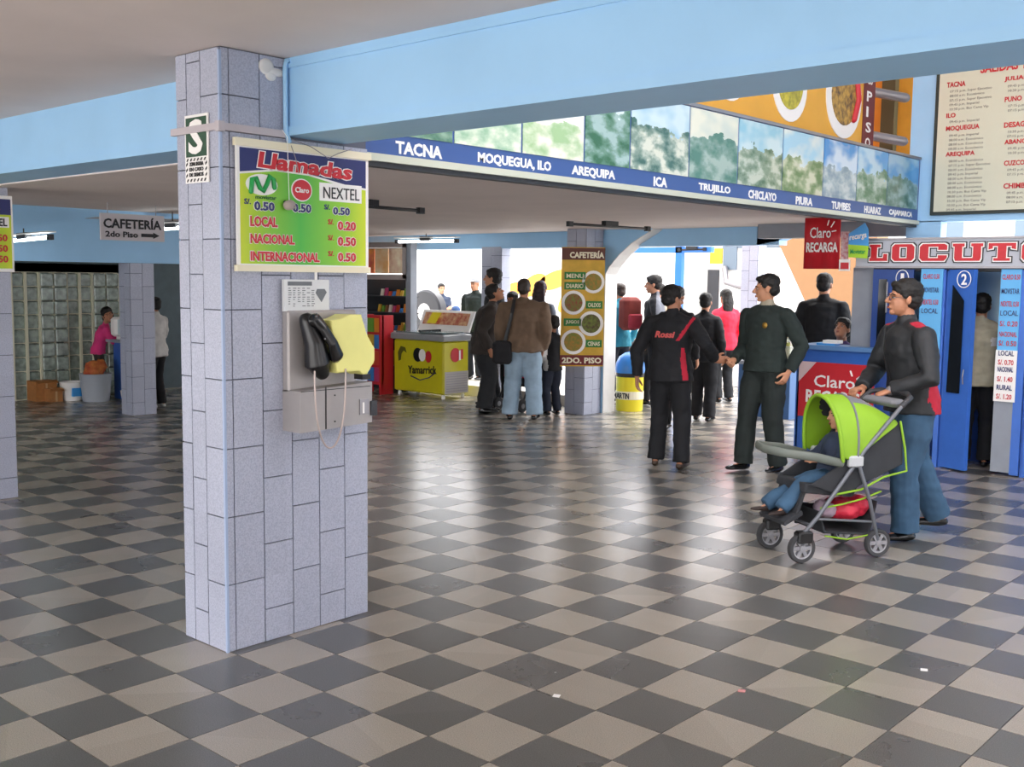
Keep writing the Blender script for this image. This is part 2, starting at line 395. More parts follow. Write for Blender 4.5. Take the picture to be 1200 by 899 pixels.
# blue corner wall between counter and booths and grey partition
put('trim_7', G().tb(-2.5, -1.75, 24.6, 26.4, 0, 5.95), GREYP, kind='structure')
put('trim_8', G().tb(-7, -1.6, 26.6, 27.2, 7.0, 7.5), GREYP, kind='structure')

# ------------------------------------------------------------------ glass block wall on the left
gb = empty('glass_block_screen', V3(-34.4, 14.5, 0), 'tall screen of greenish glass blocks at the far left, behind the pink-sleeved girl', 'glass wall')
GLASSB = mat('ribbed_glass_block', '8d9a90', .18, var=.35, vscale=14, bump=.6, bscale=45)
MORT = mat('pale_mortar', 'd6d4bc', .6)
blk = G().rbox(-.02, .02, -.082, .082, -.086, .086, .012); bm_ = blk.mesh('glass_block'); bm_.materials.append(GLASSB)
nb = 0
for j in range(8):
    for i in range(9):
        o = bpy.data.objects.new('glass_block', bm_); COL.objects.link(o); o.parent = gb
        zig = .35*(1 if (j//2) % 2 else 0)
        o.location = V3(-34.3+zig*.6, 12.3+j*.6, .3+i*.61)-V3(-34.4, 14.5, 0)
mg = G()
for j in range(9): mg.tb(-34.45, -34.12, 11.95+j*.6, 12.05+j*.6, 0, 5.5)
for i in range(10): mg.tb(-34.45, -34.2, 12, 16.8, -.0+i*.61, .03+i*.61)
put('mortar_grid', mg, MORT, gb)

# ------------------------------------------------------------------ fascia with city photographs
fa = empty('photo_fascia', V3(-1.3, 3.2, 7.3), 'long band of framed city photographs with place names along the upper floor edge', 'sign')
put('fascia_board', G().tb(-1.36, -1.28, 3.15, 26.45, 7.42, 9.38), mat('fascia_blue', '3a5690', .4), fa)
put('bottom_rail', G().tb(-1.4, -1.22, 3.15, 26.45, 7.34, 7.46), mat('cream_rail', 'c9cbb8', .4, .2), fa)
put('lower_dark_strip', G().tb(-1.5, -1.3, 3.15, 26.45, 7.26, 7.34), DGREY, fa)  # solid dark grey strip below the bottom rail
put('top_rail', G().tb(-1.38, -1.24, 3.15, 26.45, 9.36, 9.44), STEEL, fa)
def photo_mat(name, sky, sky2, green, pale, seed, hor=.5):
    m = bpy.data.materials.new(name); m.use_nodes = True; n = m.node_tree; b = n.nodes['Principled BSDF']; L = n.links
    tc = n.nodes.new('ShaderNodeNewGeometry'); sx = n.nodes.new('ShaderNodeSeparateXYZ'); L.new(tc.outputs['Position'], sx.inputs[0])
    mp = n.nodes.new('ShaderNodeMapping'); mp.inputs['Location'].default_value = (seed*3.1, seed*1.7, seed); mp.inputs['Scale'].default_value = (1, 5, 9)
    L.new(tc.outputs['Position'], mp.inputs[0])
    t = n.nodes.new('ShaderNodeTexNoise'); t.inputs['Scale'].default_value = 1.2; t.inputs['Detail'].default_value = 6; L.new(mp.outputs[0], t.inputs['Vector'])
    rg = n.nodes.new('ShaderNodeValToRGB'); L.new(t.outputs['Fac'], rg.inputs[0]); e = rg.color_ramp.elements
    e[0].position = .38; e[0].color = lin(green); e[1].position = .6; e[1].color = lin(pale)
    k = e.new(.5); k.color = lin([(a+b_)/2 for a, b_ in zip([int(green[i:i+2], 16)/255 for i in (0, 2, 4)], [int(pale[i:i+2], 16)/255 for i in (0, 2, 4)])])
    t2 = n.nodes.new('ShaderNodeTexNoise'); t2.inputs['Scale'].default_value = .7; L.new(mp.outputs[0], t2.inputs['Vector'])
    rs = n.nodes.new('ShaderNodeValToRGB'); L.new(t2.outputs['Fac'], rs.inputs[0]); e = rs.color_ramp.elements
    e[0].position = .4; e[0].color = lin(sky); e[1].position = .6; e[1].color = lin(sky2)
    ad = n.nodes.new('ShaderNodeMath'); ad.operation = 'MULTIPLY_ADD'; ad.inputs[1].default_value = .35; L.new(t.outputs['Fac'], ad.inputs[0]); L.new(sx.outputs['Z'], ad.inputs[2])
    gt = n.nodes.new('ShaderNodeMath'); gt.operation = 'GREATER_THAN'; gt.inputs[1].default_value = (8.02+1.33*hor)*T+.175; L.new(ad.outputs[0], gt.inputs[0])
    mx = n.nodes.new('ShaderNodeMix'); mx.data_type = 'RGBA'; L.new(gt.outputs[0], mx.inputs[0]); L.new(rg.outputs[0], mx.inputs[6]); L.new(rs.outputs[0], mx.inputs[7])
    L.new(mx.outputs[2], b.inputs['Base Color']); b.inputs['Roughness'].default_value = .25; b.inputs['Coat Weight'].default_value = .5; b.inputs['Coat Roughness'].default_value = .06
    _M[name] = m; return m
vs = [3.2, 5.62, 7.4, 9.26, 10.8, 13.05, 15.18, 17.39, 19.69, 21.8, 23.94, 26.35]
pm = [('6f9aa0', '9fc0c4', '3f6a52', '8aa890', .5), ('cfe3da', 'eef2e4', '8fb694', 'e6ead4', .3), ('e4e8d8', 'f0f0e6', '9fc08c', 'ecebd8', .3), ('a9c7cf', 'd2e2e2', '35663f', '9fb9b4', .7),  # second and third prints are pale, imitating a reflection washing over the glass
      ('9fc3d6', 'c7dce0', '3e6455', 'd4d8c6', .5), ('c9d3c6', 'dfe0cc', '4d7a66', '9fb3a6', .55), ('8fc0d2', 'c2d9dc', '4c6b4a', 'c0c8b4', .5), ('9fcbe0', 'd4e0dc', '5c7d4a', 'c9cdb0', .5),
      ('3d8fd0', 'c9dcea', '7b96a4', 'c3cfd0', .45), ('4f9fd8', 'b7d6e6', '4e7a58', 'bcccc0', .5), ('3f8cc8', '8fbcd8', '3a6658', '8fb0b0', .5)]
for i in range(11):
    put('photo_panel', G().tb(-1.29, -1.262, vs[i]+.03, vs[i+1]-.03, 7.8, 9.34), photo_mat('city_photo_%d' % i, *pm[i][:4], seed=i*2.3, hor=pm[i][4]), fa)
names = [('TACNA', 4.3, 5.36, 7.62, 7.84), ('MOQUEGUA, ILO', 6.24, 8.26, 7.62, 7.86), ('AREQUIPA', 8.89, 10.31, 7.62, 7.86), ('ICA', 11.7, 12.22, 7.6, 7.82), ('TRUJILLO', 13.5, 14.9, 7.58, 7.8), ('CHICLAYO', 15.75, 17.15, 7.58, 7.8),
         ('PIURA', 18.2, 19.15, 7.58, 7.78), ('TUMBES', 20.3, 21.5, 7.56, 7.76), ('HUARAZ', 22.43, 23.6, 7.56, 7.76), ('CAJAMARCA', 24.2, 26.0, 7.54, 7.74)]
for s, a, b, z0, z1 in names: text(fa, s, 0, -1.28, a, b, 7.5, 7.71, WPR, bold=.035)

# cafeteria banner standing over the fascia
def food_mat(name, base, base2, sc=9):
    return mat(name, base, .45, c2=base2, vscale=sc)
def disc(c, r, plane, th, ry=None, n=28):
    g = G(); vs = []
    for k in range(n):
        w = 2*math.pi*k/n; a = r*math.cos(w); z = (ry or r)*math.sin(w)
        vs.append((c[0], c[1]+a, c[2]+z) if plane == 0 else (c[0]+a, c[1], c[2]+z))
    return g.prism(vs, (th, 0, 0) if plane == 0 else (0, -th, 0))
cb = empty('food_banner', V3(-1.8, 14, 9.4), 'wide yellow cafeteria banner with plates of food standing above the city photo band', 'banner')
put('banner_sheet', G().tb(-1.84, -1.80, 12.6, 24.0, 9.2, 13.2), mat('banner_yellow', 'e0a63a', .5, var=.08, vscale=2), cb)
for a, z, r, c1, c2_ in ((15.6, 10.7, .85, 'dfc050', 'b8923a'), (18.65, 10.65, .95, 'cfc23e', '8f8a2c'), (21.9, 10.75, 1.15, '4a342a', 'c9a04a')):
    pl = put('plate', disc(V3(-1.80, a, z), r*T, 0, .006), WPR, cb)
    put('food', disc(V3(-1.78, a, z+.05), r*T*.72, 0, .006), food_mat('food_%s' % c1, c1, c2_, 22), pl)
put('chilli', G().tube([V3(-1.75, 22.5, 10.2), V3(-1.75, 22.75, 10.8), V3(-1.75, 22.6, 11.3)], .03), RED, cb, smooth=True)
put('maroon_band', G().tb(-1.81, -1.785, 23.2, 24.0, 9.2, 13.2), DRED, cb)
for s, z in (('O', 9.5), ('S', 9.95), ('I', 10.4), ('P', 10.85), ('do', 11.35), ('2', 11.8)): text(cb, s, 0, -1.785, 23.42, 23.78 if s != 'I' else 23.55, z, z+.3, WPR, bold=.02)
put('brown_panel', G().tb(-3.0, -2.55, 27.3, 27.6, 8.6, 13.5), mat('olive_panel', '4a4020', .6), cb)
rl = empty('handrail', V3(-2.6, 25, 9), 'pair of short grey rails beside the ochre upper wall', 'rail')
for z in (9.95, 11.3): put('rail', G().tube([V3(-2.9, 25.0, z+.25), V3(-1.75, 26.2, z)], .045, n=10), STEEL, rl, smooth=True)

# ------------------------------------------------------------------ signs on the near pillar
sg = empty('price_sign', V3(-1.12, 2.35, 5.5), 'green call-price sign with navy header, hanging on the near pillar', 'sign')
put('backing', G().tb(-1.13, -1.09, 1.15, 3.56, 5.6, 7.36), WPR, sg)
gm = bpy.data.materials.new('green_yellow_print'); gm.use_nodes = True
_n = gm.node_tree; _g = _n.nodes.new('ShaderNodeNewGeometry'); _s = _n.nodes.new('ShaderNodeSeparateXYZ'); _n.links.new(_g.outputs['Position'], _s.inputs[0])
_m = _n.nodes.new('ShaderNodeMapRange'); _m.inputs['From Min'].default_value = 1.2*T; _m.inputs['From Max'].default_value = 3.5*T; _n.links.new(_s.outputs['Y'], _m.inputs['Value'])
_r = _n.nodes.new('ShaderNodeValToRGB'); _n.links.new(_m.outputs[0], _r.inputs[0]); _e = _r.color_ramp.elements
_e[0].color = lin('c3d321'); _e[1].color = lin('c8d81f'); _k = _e.new(.45); _k.color = lin('46b13a'); _k = _e.new(.2); _k.color = lin('86c32b'); _k = _e.new(.8); _k.color = lin('8fc92b')
_n.links.new(_r.outputs[0], _n.nodes['Principled BSDF'].inputs['Base Color']); _n.nodes['Principled BSDF'].inputs['Roughness'].default_value = .4
put('green_panel', G().prism([V3(-1.09, 1.2, 5.66), V3(-1.09, 3.5, 5.66), V3(-1.09, 3.5, 6.84), V3(-1.09, 3.1, 6.86), V3(-1.09, 2.4, 6.98), V3(-1.09, 1.8, 7.0), V3(-1.09, 1.2, 6.92)], (.002, 0, 0)), gm, sg)
put('navy_header', G().prism([V3(-1.09, 1.2, 7.29), V3(-1.09, 3.5, 7.29), V3(-1.09, 3.5, 6.87), V3(-1.09, 3.1, 6.9), V3(-1.09, 2.4, 7.01), V3(-1.09, 1.8, 7.03), V3(-1.09, 1.2, 6.95)], (.003, 0, 0)), NAVY, sg)
put('top_rod', G().tb(-1.14, -1.06, 1.12, 3.6, 7.31, 7.42), CRM, sg); put('bottom_rod', G().tb(-1.14, -1.06, 1.12, 3.58, 5.55, 5.64), CRM, sg)
def outlined(par, s, pl, c, a0, a1, z0, z1, mf, mo, bold=.03, grow=.02, shear=0, **k):
    g = (z1-z0)*grow*3; sg_ = 1 if pl == 0 else -1
    text(par, s, pl, c, a0-g, a1+g, z0-g, z1+g, mo, bold=bold+.055, shear=shear, proud=.003, **k)
    text(par, s, pl, c+sg_*.004, a0, a1, z0, z1, mf, bold=bold+.02, shear=shear, proud=.003, **k)
outlined(sg, 'Llamadas', 0, -1.075, 1.48, 3.21, 7.03, 7.26, RED, WPR, bold=.018, shear=.12, tilt=-.035)
put('logo_plate', disc(V3(-1.085, 1.56, 6.79), .27*T, 0, .003, .15*T), WPR, sg)
wv = G(); pts = [(1.37, 6.68), (1.39, 6.86), (1.45, 6.88), (1.52, 6.74), (1.58, 6.70), (1.64, 6.80), (1.69, 6.92), (1.75, 6.88), (1.77, 6.76)]
wv.tube([V3(-1.07, a, z) for a, z in pts], .011, n=8); put('wave_mark', wv, mat('wave_green', '1f9a4a', .4), sg, smooth=True)
text(sg, 'movistar', 0, -1.082, 1.45, 1.81, 6.585, 6.64, mat('dark_green_ink', '1c5a30', .5))
ds = put('red_disc', disc(V3(-1.075, 2.26, 6.76), .17*T, 0, .003, .15*T), RED, sg); put('disc_rim', disc(V3(-1.08, 2.26, 6.76), .19*T, 0, .002, .168*T), WPR, sg)
text(sg, 'Claro', 0, -1.062, 2.13, 2.38, 6.72, 6.80, WPR)
put('white_plate', G().tb(-1.09, -1.075, 2.59, 3.41, 6.63, 6.9), WPR, sg); text(sg, 'NEXTEL', 0, -1.072, 2.66, 3.36, 6.67, 6.84, BLK, bold=.0)
for s, a, b, z0, z1 in (('0.50', 1.42, 1.77, 6.42, 6.55), ('0.50', 2.09, 2.43, 6.43, 6.56), ('0.50', 2.84, 3.17, 6.43, 6.55)):
    outlined(sg, s, 0, -1.08, a, b, z0, z1, NAVY, WPR, bold=.02); text(sg, 'S/.', 0, -1.08, a-.16, a-.05, z1-.05, z1+.03, NAVY)
for s, a, b, z0, z1 in (('LOCAL', 1.35, 1.82, 6.19, 6.34), ('NACIONAL', 1.35, 2.12, 5.95, 6.09), ('INTERNACIONAL', 1.35, 2.58, 5.70, 5.84), ('0.20', 2.93, 3.29, 6.2, 6.34), ('0.50', 2.93, 3.29, 5.96, 6.1), ('0.50', 2.93, 3.29, 5.72, 5.86)):
    outlined(sg, s, 0, -1.08, a, b, z0, z1, RED, WPR, bold=.02)
    if a > 2.9: text(sg, 'S/.', 0, -1.08, 2.75, 2.86, z1-.06, z1+.02, RED)
st = empty('hanging_stone', V3(-1.02, 2.0, 6.5), 'small pale stone hanging on a string in front of the green price sign', 'stone')
put('stone', remesh(G().ell(V3(0, 0, .02), (.018, .033, .022)).ell(V3(0, .015, .03), (.015, .02, .02)), .004, 2, wrinkle=.004, wf=30), mat('stone_grey', 'a99c96', .8, var=.1), st, smooth=True, local=True)
put('string', G().tube([V3(-.01, 0, .1)-V3(0, 0, 0), Vector((.0, -.01, .3)), Vector((-.01, -.03, .33))], .0015, n=5), WPR, st, local=True)
cd = empty('wall_cable', V3(-1.1, 1.0, 7.4), 'white cable trunking wrapped around the near pillar under the beam', 'cable')
put('trunking', G().tb(-2.36, -1.12, .88, .95, 7.5, 7.6).tb(-1.18, -1.1, .88, 2.05, 7.5, 7.6), mat('dirty_white_trunking', 'b8b0b4', .6, var=.08), cd)
put('corner_cover', G().tb(-1.19, -1.09, .87, .97, 7.48, 7.62), mat('dirty_white_trunking', 'b8'), cd)
put('blue_conduit', G().tube([V3(-1.1, 2.2, 8.62), V3(-1.1, 2.02, 8.6), V3(-1.1, 2.0, 8.5), V3(-1.1, 2.0, 7.6), V3(-1.1, 2.06, 7.45)], .011, n=8), BLUE, cd, smooth=True)
put('loose_wire', G().tube([V3(-1.1, 2.05, 7.5), V3(-1.02, 2.4, 7.4), V3(-1.0, 2.7, 7.26), V3(-1.02, 2.9, 7.35), V3(-1.05, 3.2, 7.45)], .002, n=5).tube([V3(-1.1, 2.05, 7.5), V3(-1.0, 2.1, 7.2), V3(-1.0, 2.15, 7.0)], .0018, n=5), mat('grey_wire', '8c8588', .5), cd)
ss = empty('safe_zone_sign', V3(-1.72, .92, 6.8), 'narrow green and white safe-zone sign with a big letter S on the near pillar', 'sign')
put('plate', G().tb(-2.02, -1.42, .91, .93, 6.8, 7.76), WPR, ss); put('green_field', G().tb(-1.98, -1.46, .90, .91, 7.17, 7.72), mat('forest_green', '1f4a32', .5), ss)
text(ss, 'S', 1, .895, -1.9, -1.53, 7.2, 7.69, WPR, bold=.03)
for s, z in (('ZONA SEGURA', 7.04), ('EN CASO', 6.965), ('DE SISMOS', 6.89)): text(ss, s, 1, .905, -1.90, -1.54, z, z+.055, BLK)
hz = G()
for i in range(6): hz.prism([V3(-1.98+i*.09, .905, 7.11), V3(-1.95+i*.09, .905, 7.11), V3(-1.92+i*.09, .905, 7.15), V3(-1.95+i*.09, .905, 7.15)], (0, -.001, 0)).prism([V3(-1.98+i*.09, .905, 6.82), V3(-1.95+i*.09, .905, 6.82), V3(-1.92+i*.09, .905, 6.86), V3(-1.95+i*.09, .905, 6.86)], (0, -.001, 0))
for i in range(3):
    for a in (-1.99, -1.49): hz.prism([V3(a, .905, 6.88+i*.08), V3(a+.04, .905, 6.91+i*.08), V3(a+.04, .905, 6.94+i*.08), V3(a, .905, 6.91+i*.08)], (0, -.001, 0))
put('hazard_dashes', hz, BLK, ss)

# ------------------------------------------------------------------ pay phone
ph = empty('pay_phone', V3(-1.17, 2.6, 3.2), 'grey steel pay phone with black handset and yellow hood on the near pillar', 'telephone')
put('back_plate', G().rbox(-1.18*T, -1.02*T, 1.95*T, 3.26*T, 3.75*T, 4.98*T, .008), PGREY, ph)
put('coin_box', G().prism([V3(-1.17, 1.95, 3.18), V3(-1.17, 3.34, 3.22), V3(-1.17, 3.34, 3.86), V3(-1.17, 1.95, 3.80)], (.42*T, 0, 0)), PGREY, ph)
put('box_seam', G().tb(-.75, -.742, 2.42, 2.44, 3.2, 3.84).tb(-.75, -.742, 1.97, 3.3, 3.79, 3.80), BLK, ph)
put('box_rivet', G().ell(V3(-.745, 2.6, 3.7), .004).ell(V3(-.745, 2.6, 3.3), .004), DGREY, ph)
lk = put('lock_flap', G().tb(-.8, -.73, 3.08, 3.26, 3.36, 3.6), STEEL, ph); put('lock_tab', G().tb(-.9, -.72, 3.3, 3.42, 3.33, 3.56), DGREY, ph); put('slot', G().tb(-.735, -.72, 3.13, 3.16, 3.38, 3.55), WPR, ph)
put('phone_cradle', remesh(G().tube([V3(-.85, 2.16, 4.85), V3(-.78, 2.26, 4.5), V3(-.78, 2.3, 4.2), V3(-.82, 2.42, 4.05)], [.035, .05, .06, .035], ref=(0, 1, 0), n=18), .004, 5), mat('cradle_black', '141416', .3), ph, smooth=True, local=True).location = -V3(-1.17, 2.6, 3.2)
hs = put('handset', remesh(G().tube([V3(-.72, 2.2, 4.88), V3(-.62, 2.3, 4.72), V3(-.56, 2.42, 4.5), V3(-.6, 2.52, 4.3)], [(.034, .02), (.026, .018), (.026, .018), (.036, .024)], ref=(0, 1, 0), n=18).ell(V3(-.7, 2.2, 4.84), (.02, .038, .032)).ell(V3(-.64, 2.53, 4.32), (.022, .034, .036)), .0035, 3), mat('handset_black', '101012', .25), ph, smooth=True, local=True); hs.location = -V3(-1.17, 2.6, 3.2)
put('handset_band', G().obox(V3(-.575, 2.37, 4.57), (0, .028, -.003), (.003, 0, 0), (0, .002, .004)), STEEL, ph)
hood = G(); yk = [(2.44, 4.84), (2.62, 4.86), (2.78, 4.92), (3.02, 4.92), (3.14, 4.6), (3.28, 4.4), (3.29, 4.2), (3.14, 4.0), (3.05, 3.98), (2.98, 4.06), (2.55, 4.04), (2.5, 4.3)]
hood.prism([V3(-.98, a, z) for a, z in yk], (.36*T, 0, 0))
put('yellow_hood', remesh(hood, .006, 3), mat('pale_yellow_plastic', 'e9e58c', .45, var=.03), ph, smooth=True, local=True).location = -V3(-1.17, 2.6, 3.2)
put('hood_foot', G().tb(-.8, -.6, 3.02, 3.18, 3.92, 4.0), BLK, ph)
put('cord', G().tube([V3(-.6, 2.4-.29*math.cos(math.pi*k/20), 4.1-1.17*math.sin(math.pi*k/20)**.75) for k in range(21)], .0042, n=8), mat('steel_cord', 'b9a9a2', .4, .4), ph, smooth=True)
lb = empty('phone_notice', V3(-1.1, 2.33, 4.95), 'white printed instruction card above the black handset', 'notice')
put('card', G().tb(-1.12, -1.06, 1.92, 2.75, 4.97, 5.44), mat('card_white', 'd6d8d8', .5), lb)
nt = G(); nt.tb(-1.06, -1.052, 1.98, 2.42, 5.35, 5.41)
for c in range(6):
    for r in range(9):
        if random.random() < .85: nt.tb(-1.06, -1.055, 1.99+c*.085, 1.99+c*.085+random.uniform(.03, .06), 5.04+r*.033, 5.052+r*.033)
nt2 = [(2.52, 5.3), (2.66, 5.3), (2.7, 5.25), (2.6, 5.1), (2.49, 5.24)]
nt.prism([V3(-1.058, a, z) for a, z in nt2], (.001, 0, 0)); put('print', nt, mat('grey_ink', '6c7074', .6), lb)
put('hanger', G().tb(-1.1, -1.08, 2.5, 2.54, 5.42, 5.58), WPR, lb)

# ------------------------------------------------------------------ other signs and banners
cs = empty('direction_sign', V3(-17, 8.26, 6.44), 'white cafeteria sign with black arrow hanging from the soffit at the left', 'sign')
put('board', G().tb(-17.06, -17, 7.27, 9.25, 6.44, 7.2), mat('sign_grey_white', 'c9c4c8', .5), cs)
text(cs, 'CAFETERÍA', 0, -17+.01, 7.35, 9.15, 6.78, 7.12, BLK, bold=.03); text(cs, '2do Piso', 0, -17+.01, 7.4, 8.4, 6.53, 6.7, BLK, bold=.03)
put('arrow', G().prism([V3(-16.99, a, z) for a, z in ((8.5, 6.56), (8.88, 6.56), (8.88, 6.52), (9.08, 6.61), (8.88, 6.70), (8.88, 6.66), (8.5, 6.66))], (.002, 0, 0)), BLK, cs)
put('hanging_wire', G().tube([V3(-17.03, 7.5, 7.2), V3(-17.03, 7.5, 7.5)], .003, n=5).tube([V3(-17.03, 9, 7.2), V3(-17.03, 9, 7.5)], .003, n=5), STEEL, cs)
ns = empty('price_sign', V3(-14.15, 2.5, 5.5), 'second green price sign, cut by the left edge of the photo', 'sign')
put('backing', G().tb(-14.17, -14.12, 1.2, 3.6, 5.5, 7.3), WPR, ns); put('green_panel', G().tb(-14.12, -14.11, 1.25, 3.55, 5.58, 6.85), gm, ns); put('navy_header', G().tb(-14.12, -14.11, 1.25, 3.55, 6.85, 7.22), NAVY, ns)
text(ns, 'Llamadas', 0, -14.1, 1.5, 3.3, 6.92, 7.15, RED, bold=.04); put('white_plate', G().tb(-14.11, -14.10, 2.7, 3.5, 6.55, 6.8), WPR, ns); text(ns, 'NEXTEL', 0, -14.09, 2.75, 3.45, 6.58, 6.76, BLK)
for z in (6.3, 6.05, 5.8): text(ns, '0.50', 0, -14.1, 3.05, 3.45, z-.08, z+.09, RED, bold=.03)

pp = empty('menu_banner', V3(-14.4, 26.1, 2), 'tall yellow cafeteria menu banner with plates wrapped on the tiled pillar', 'banner')
D1 = Vector((.70, .714, 0)); N1 = Vector((.714, -.70, 0)); PC = V3(-14.35, 26.22, 0)+N1*.03
def pquad(a0, a1, z0, z1, d, th=.004):
    g = G(); P = [PC+D1*a0*T+N1*d, PC+D1*a1*T+N1*d]; return g.prism([P[0]+Vector((0, 0, z0*T)), P[1]+Vector((0, 0, z0*T)), P[1]+Vector((0, 0, z1*T)), P[0]+Vector((0, 0, z1*T))], N1*th)
def pdisc(a, z, r, d, ry=None):
    g = G(); c = PC+D1*a*T+N1*d+Vector((0, 0, z*T)); n = 24
    return g.prism([c+D1*(r*T*math.cos(6.2832*k/n))+Vector((0, 0, (ry or r)*T*math.sin(6.2832*k/n))) for k in range(n)], N1*.004)
def ptext(par, s, a0, a1, z0, z1, d, m, bold=.02):
    me = textmesh(s, bold); n = len(me.vertices); co = np.empty(n*3); me.vertices.foreach_get('co', co); co = co.reshape(-1, 3); mn = co.min(0); mx = co.max(0); q = (co-mn)/np.maximum(mx-mn, 1e-6)
    base_ = np.array(PC+N1*d-ORG[par.name][0]); D = np.array(D1); N = np.array(N1)
    out = base_+((a0+q[:, 0]*(a1-a0))*T)[:, None]*D+(q[:, 2]*.003)[:, None]*N; out[:, 2] += (z0+q[:, 1]*(z1-z0))*T
    me.vertices.foreach_set('co', out.ravel()); put('lettering', me, m, par, local=True)
put('banner_sheet', pquad(-1.02, .72, 2.0, 6.75, 0), mat('menu_yellow', 'e0b040', .5, c2='b8962c', vscale=5), pp)
put('top_band', pquad(-1.02, .72, 6.25, 6.72, .004), mat('menu_brown', '5e3026', .5), pp); put('bottom_band', pquad(-1.02, .72, 2.05, 2.45, .004), DRED, pp)
ptext(pp, 'CAFETERÍA', -.7, .68, 6.32, 6.62, .009, CRM, .04); ptext(pp, '2DO. PISO', -.95, .65, 2.12, 2.36, .009, CRM, .04)
for a, z, r in ((.26, 5.38, .45), (-.52, 4.55, .48), (.2, 3.72, .5), (-.5, 2.98, .5)):
    q = put('plate', pdisc(a, z, r, .005), WPR, pp); put('food', pdisc(a, z, r*.75, .009), food_mat('menu_food%d' % int(z), ['a8782a', '8c3c28', 'c8b06a', '4e3a24'][int(z*3) % 4], '6c7a2c', 30), q)
for a0, a1, z, s in ((-.9, -.05, 5.6, 'MENU'), (-.9, -.05, 5.2, 'DIARIO'), (-.02, .65, 4.45, 'CALDOS'), (-.9, -.2, 3.75, 'JUGOS'), (0, .65, 2.9, 'CENAS')):
    put('green_bar', pquad(a0, a1, z-.13, z+.17, .005), mat('menu_green', '2f7a34', .5), pp); ptext(pp, s, a0+.08, a1-.08, z-.07, z+.1, .009, CRM, .02)

def claro_mark(par, c, a0, a1, z0, z1, k):
    """white wordmark with its three rays in the box; k scales the rays"""
    w = a1-a0; h = z1-z0
    text(par, 'Claro', 1, c, a0, a1, z0, z1, WPR, bold=.012)
    g = G()
    for x, z, dx, dz in ((a1-.1*w, z1+.30*h, -.02*w, .17*h), (a1+.10*w, z1+.05*h, .06*w, .17*h), (a1+.14*w, z1-.45*h, .09*w, 0.0)):
        p0 = V3(x-dx, c, z-dz); p1 = V3(x+dx, c, z+dz); g.tube([p0, p1], .05*h*T*k+.002, n=6)
    put('ray_marks', g, WPR, par)
ch = empty('hanging_banner', V3(-3.3, 24, 5.9), 'red phone-recharge banner hanging under the end of the photo band', 'banner')
bn = G(); nx = 14
for i in range(nx+1):
    a = -3.9+1.2*i/nx; w = .03*math.sin(i*1.1)*T
    bn.v += [Vector((a*T, 24*T+w, 5.9*T)), Vector((a*T, 24*T+w*.3, 7.66*T))]
for i in range(nx): bn.f.append((2*i, 2*i+2, 2*i+3, 2*i+1)); bn.m.append(0)
bo = put('banner_sheet', bn, RED, ch, smooth=True); md = bo.modifiers.new('s', 'SOLIDIFY'); md.thickness = .003
text(ch, 'Claro', 1, 23.93, -3.68, -2.98, 6.86, 7.2, WPR, bold=.01); text(ch, 'RECARGA', 1, 23.93, -3.79, -2.74, 6.42, 6.73, WPR, bold=.03)
put('ray_marks', G().tube([V3(-3.1, 23.92, 7.26), V3(-3.06, 23.92, 7.4)], .006, n=6).tube([V3(-2.98, 23.92, 7.2), V3(-2.88, 23.92, 7.36)], .006, n=6).tube([V3(-2.94, 23.92, 7.06), V3(-2.82, 23.92, 7.08)], .006, n=6), WPR, ch)
tg = empty('hanging_tag', V3(-2.5, 24.05, 5.8), 'narrow red and white printed strip between red banner and blue-green card', 'banner')
put('strip', G().tb(-2.68, -2.42, 24.0, 24.02, 6.2, 7.05), mat('faded_red', 'b8525c', .5, c2='d8c4c4', vscale=30), tg); put('lower_card', G().tb(-2.7, -2.34, 23.98, 24.0, 5.84, 6.2), WPR, tg); put('red_label', G().tb(-2.64, -2.38, 23.96, 23.98, 5.9, 6.1), RED, tg)
tc_ = empty('hanging_card', V3(-2.05, 23.9, 6.2), 'pentagonal blue and lime recharge card beside the big red lettering', 'banner')
put('blue_card', G().prism([V3(a, 23.9, z) for a, z in ((-2.38, 6.65), (-1.74, 6.6), (-1.76, 7.1), (-1.88, 7.3), (-2.38, 6.98))], (0, -.003, 0)), LBLUE, tc_)
put('lime_card', G().prism([V3(a, 23.9, z) for a, z in ((-2.36, 6.26), (-1.76, 6.22), (-1.74, 6.6), (-2.38, 6.65))], (0, -.003, 0)), LIME, tc_)
text(tc_, 'recarga', 1, 23.87, -2.34, -1.8, 6.72, 6.9, WPR, tilt=.15); text(tc_, 'Movistar', 1, 23.87, -2.3, -1.82, 6.36, 6.5, mat('wave_green', '1f9a4a'))

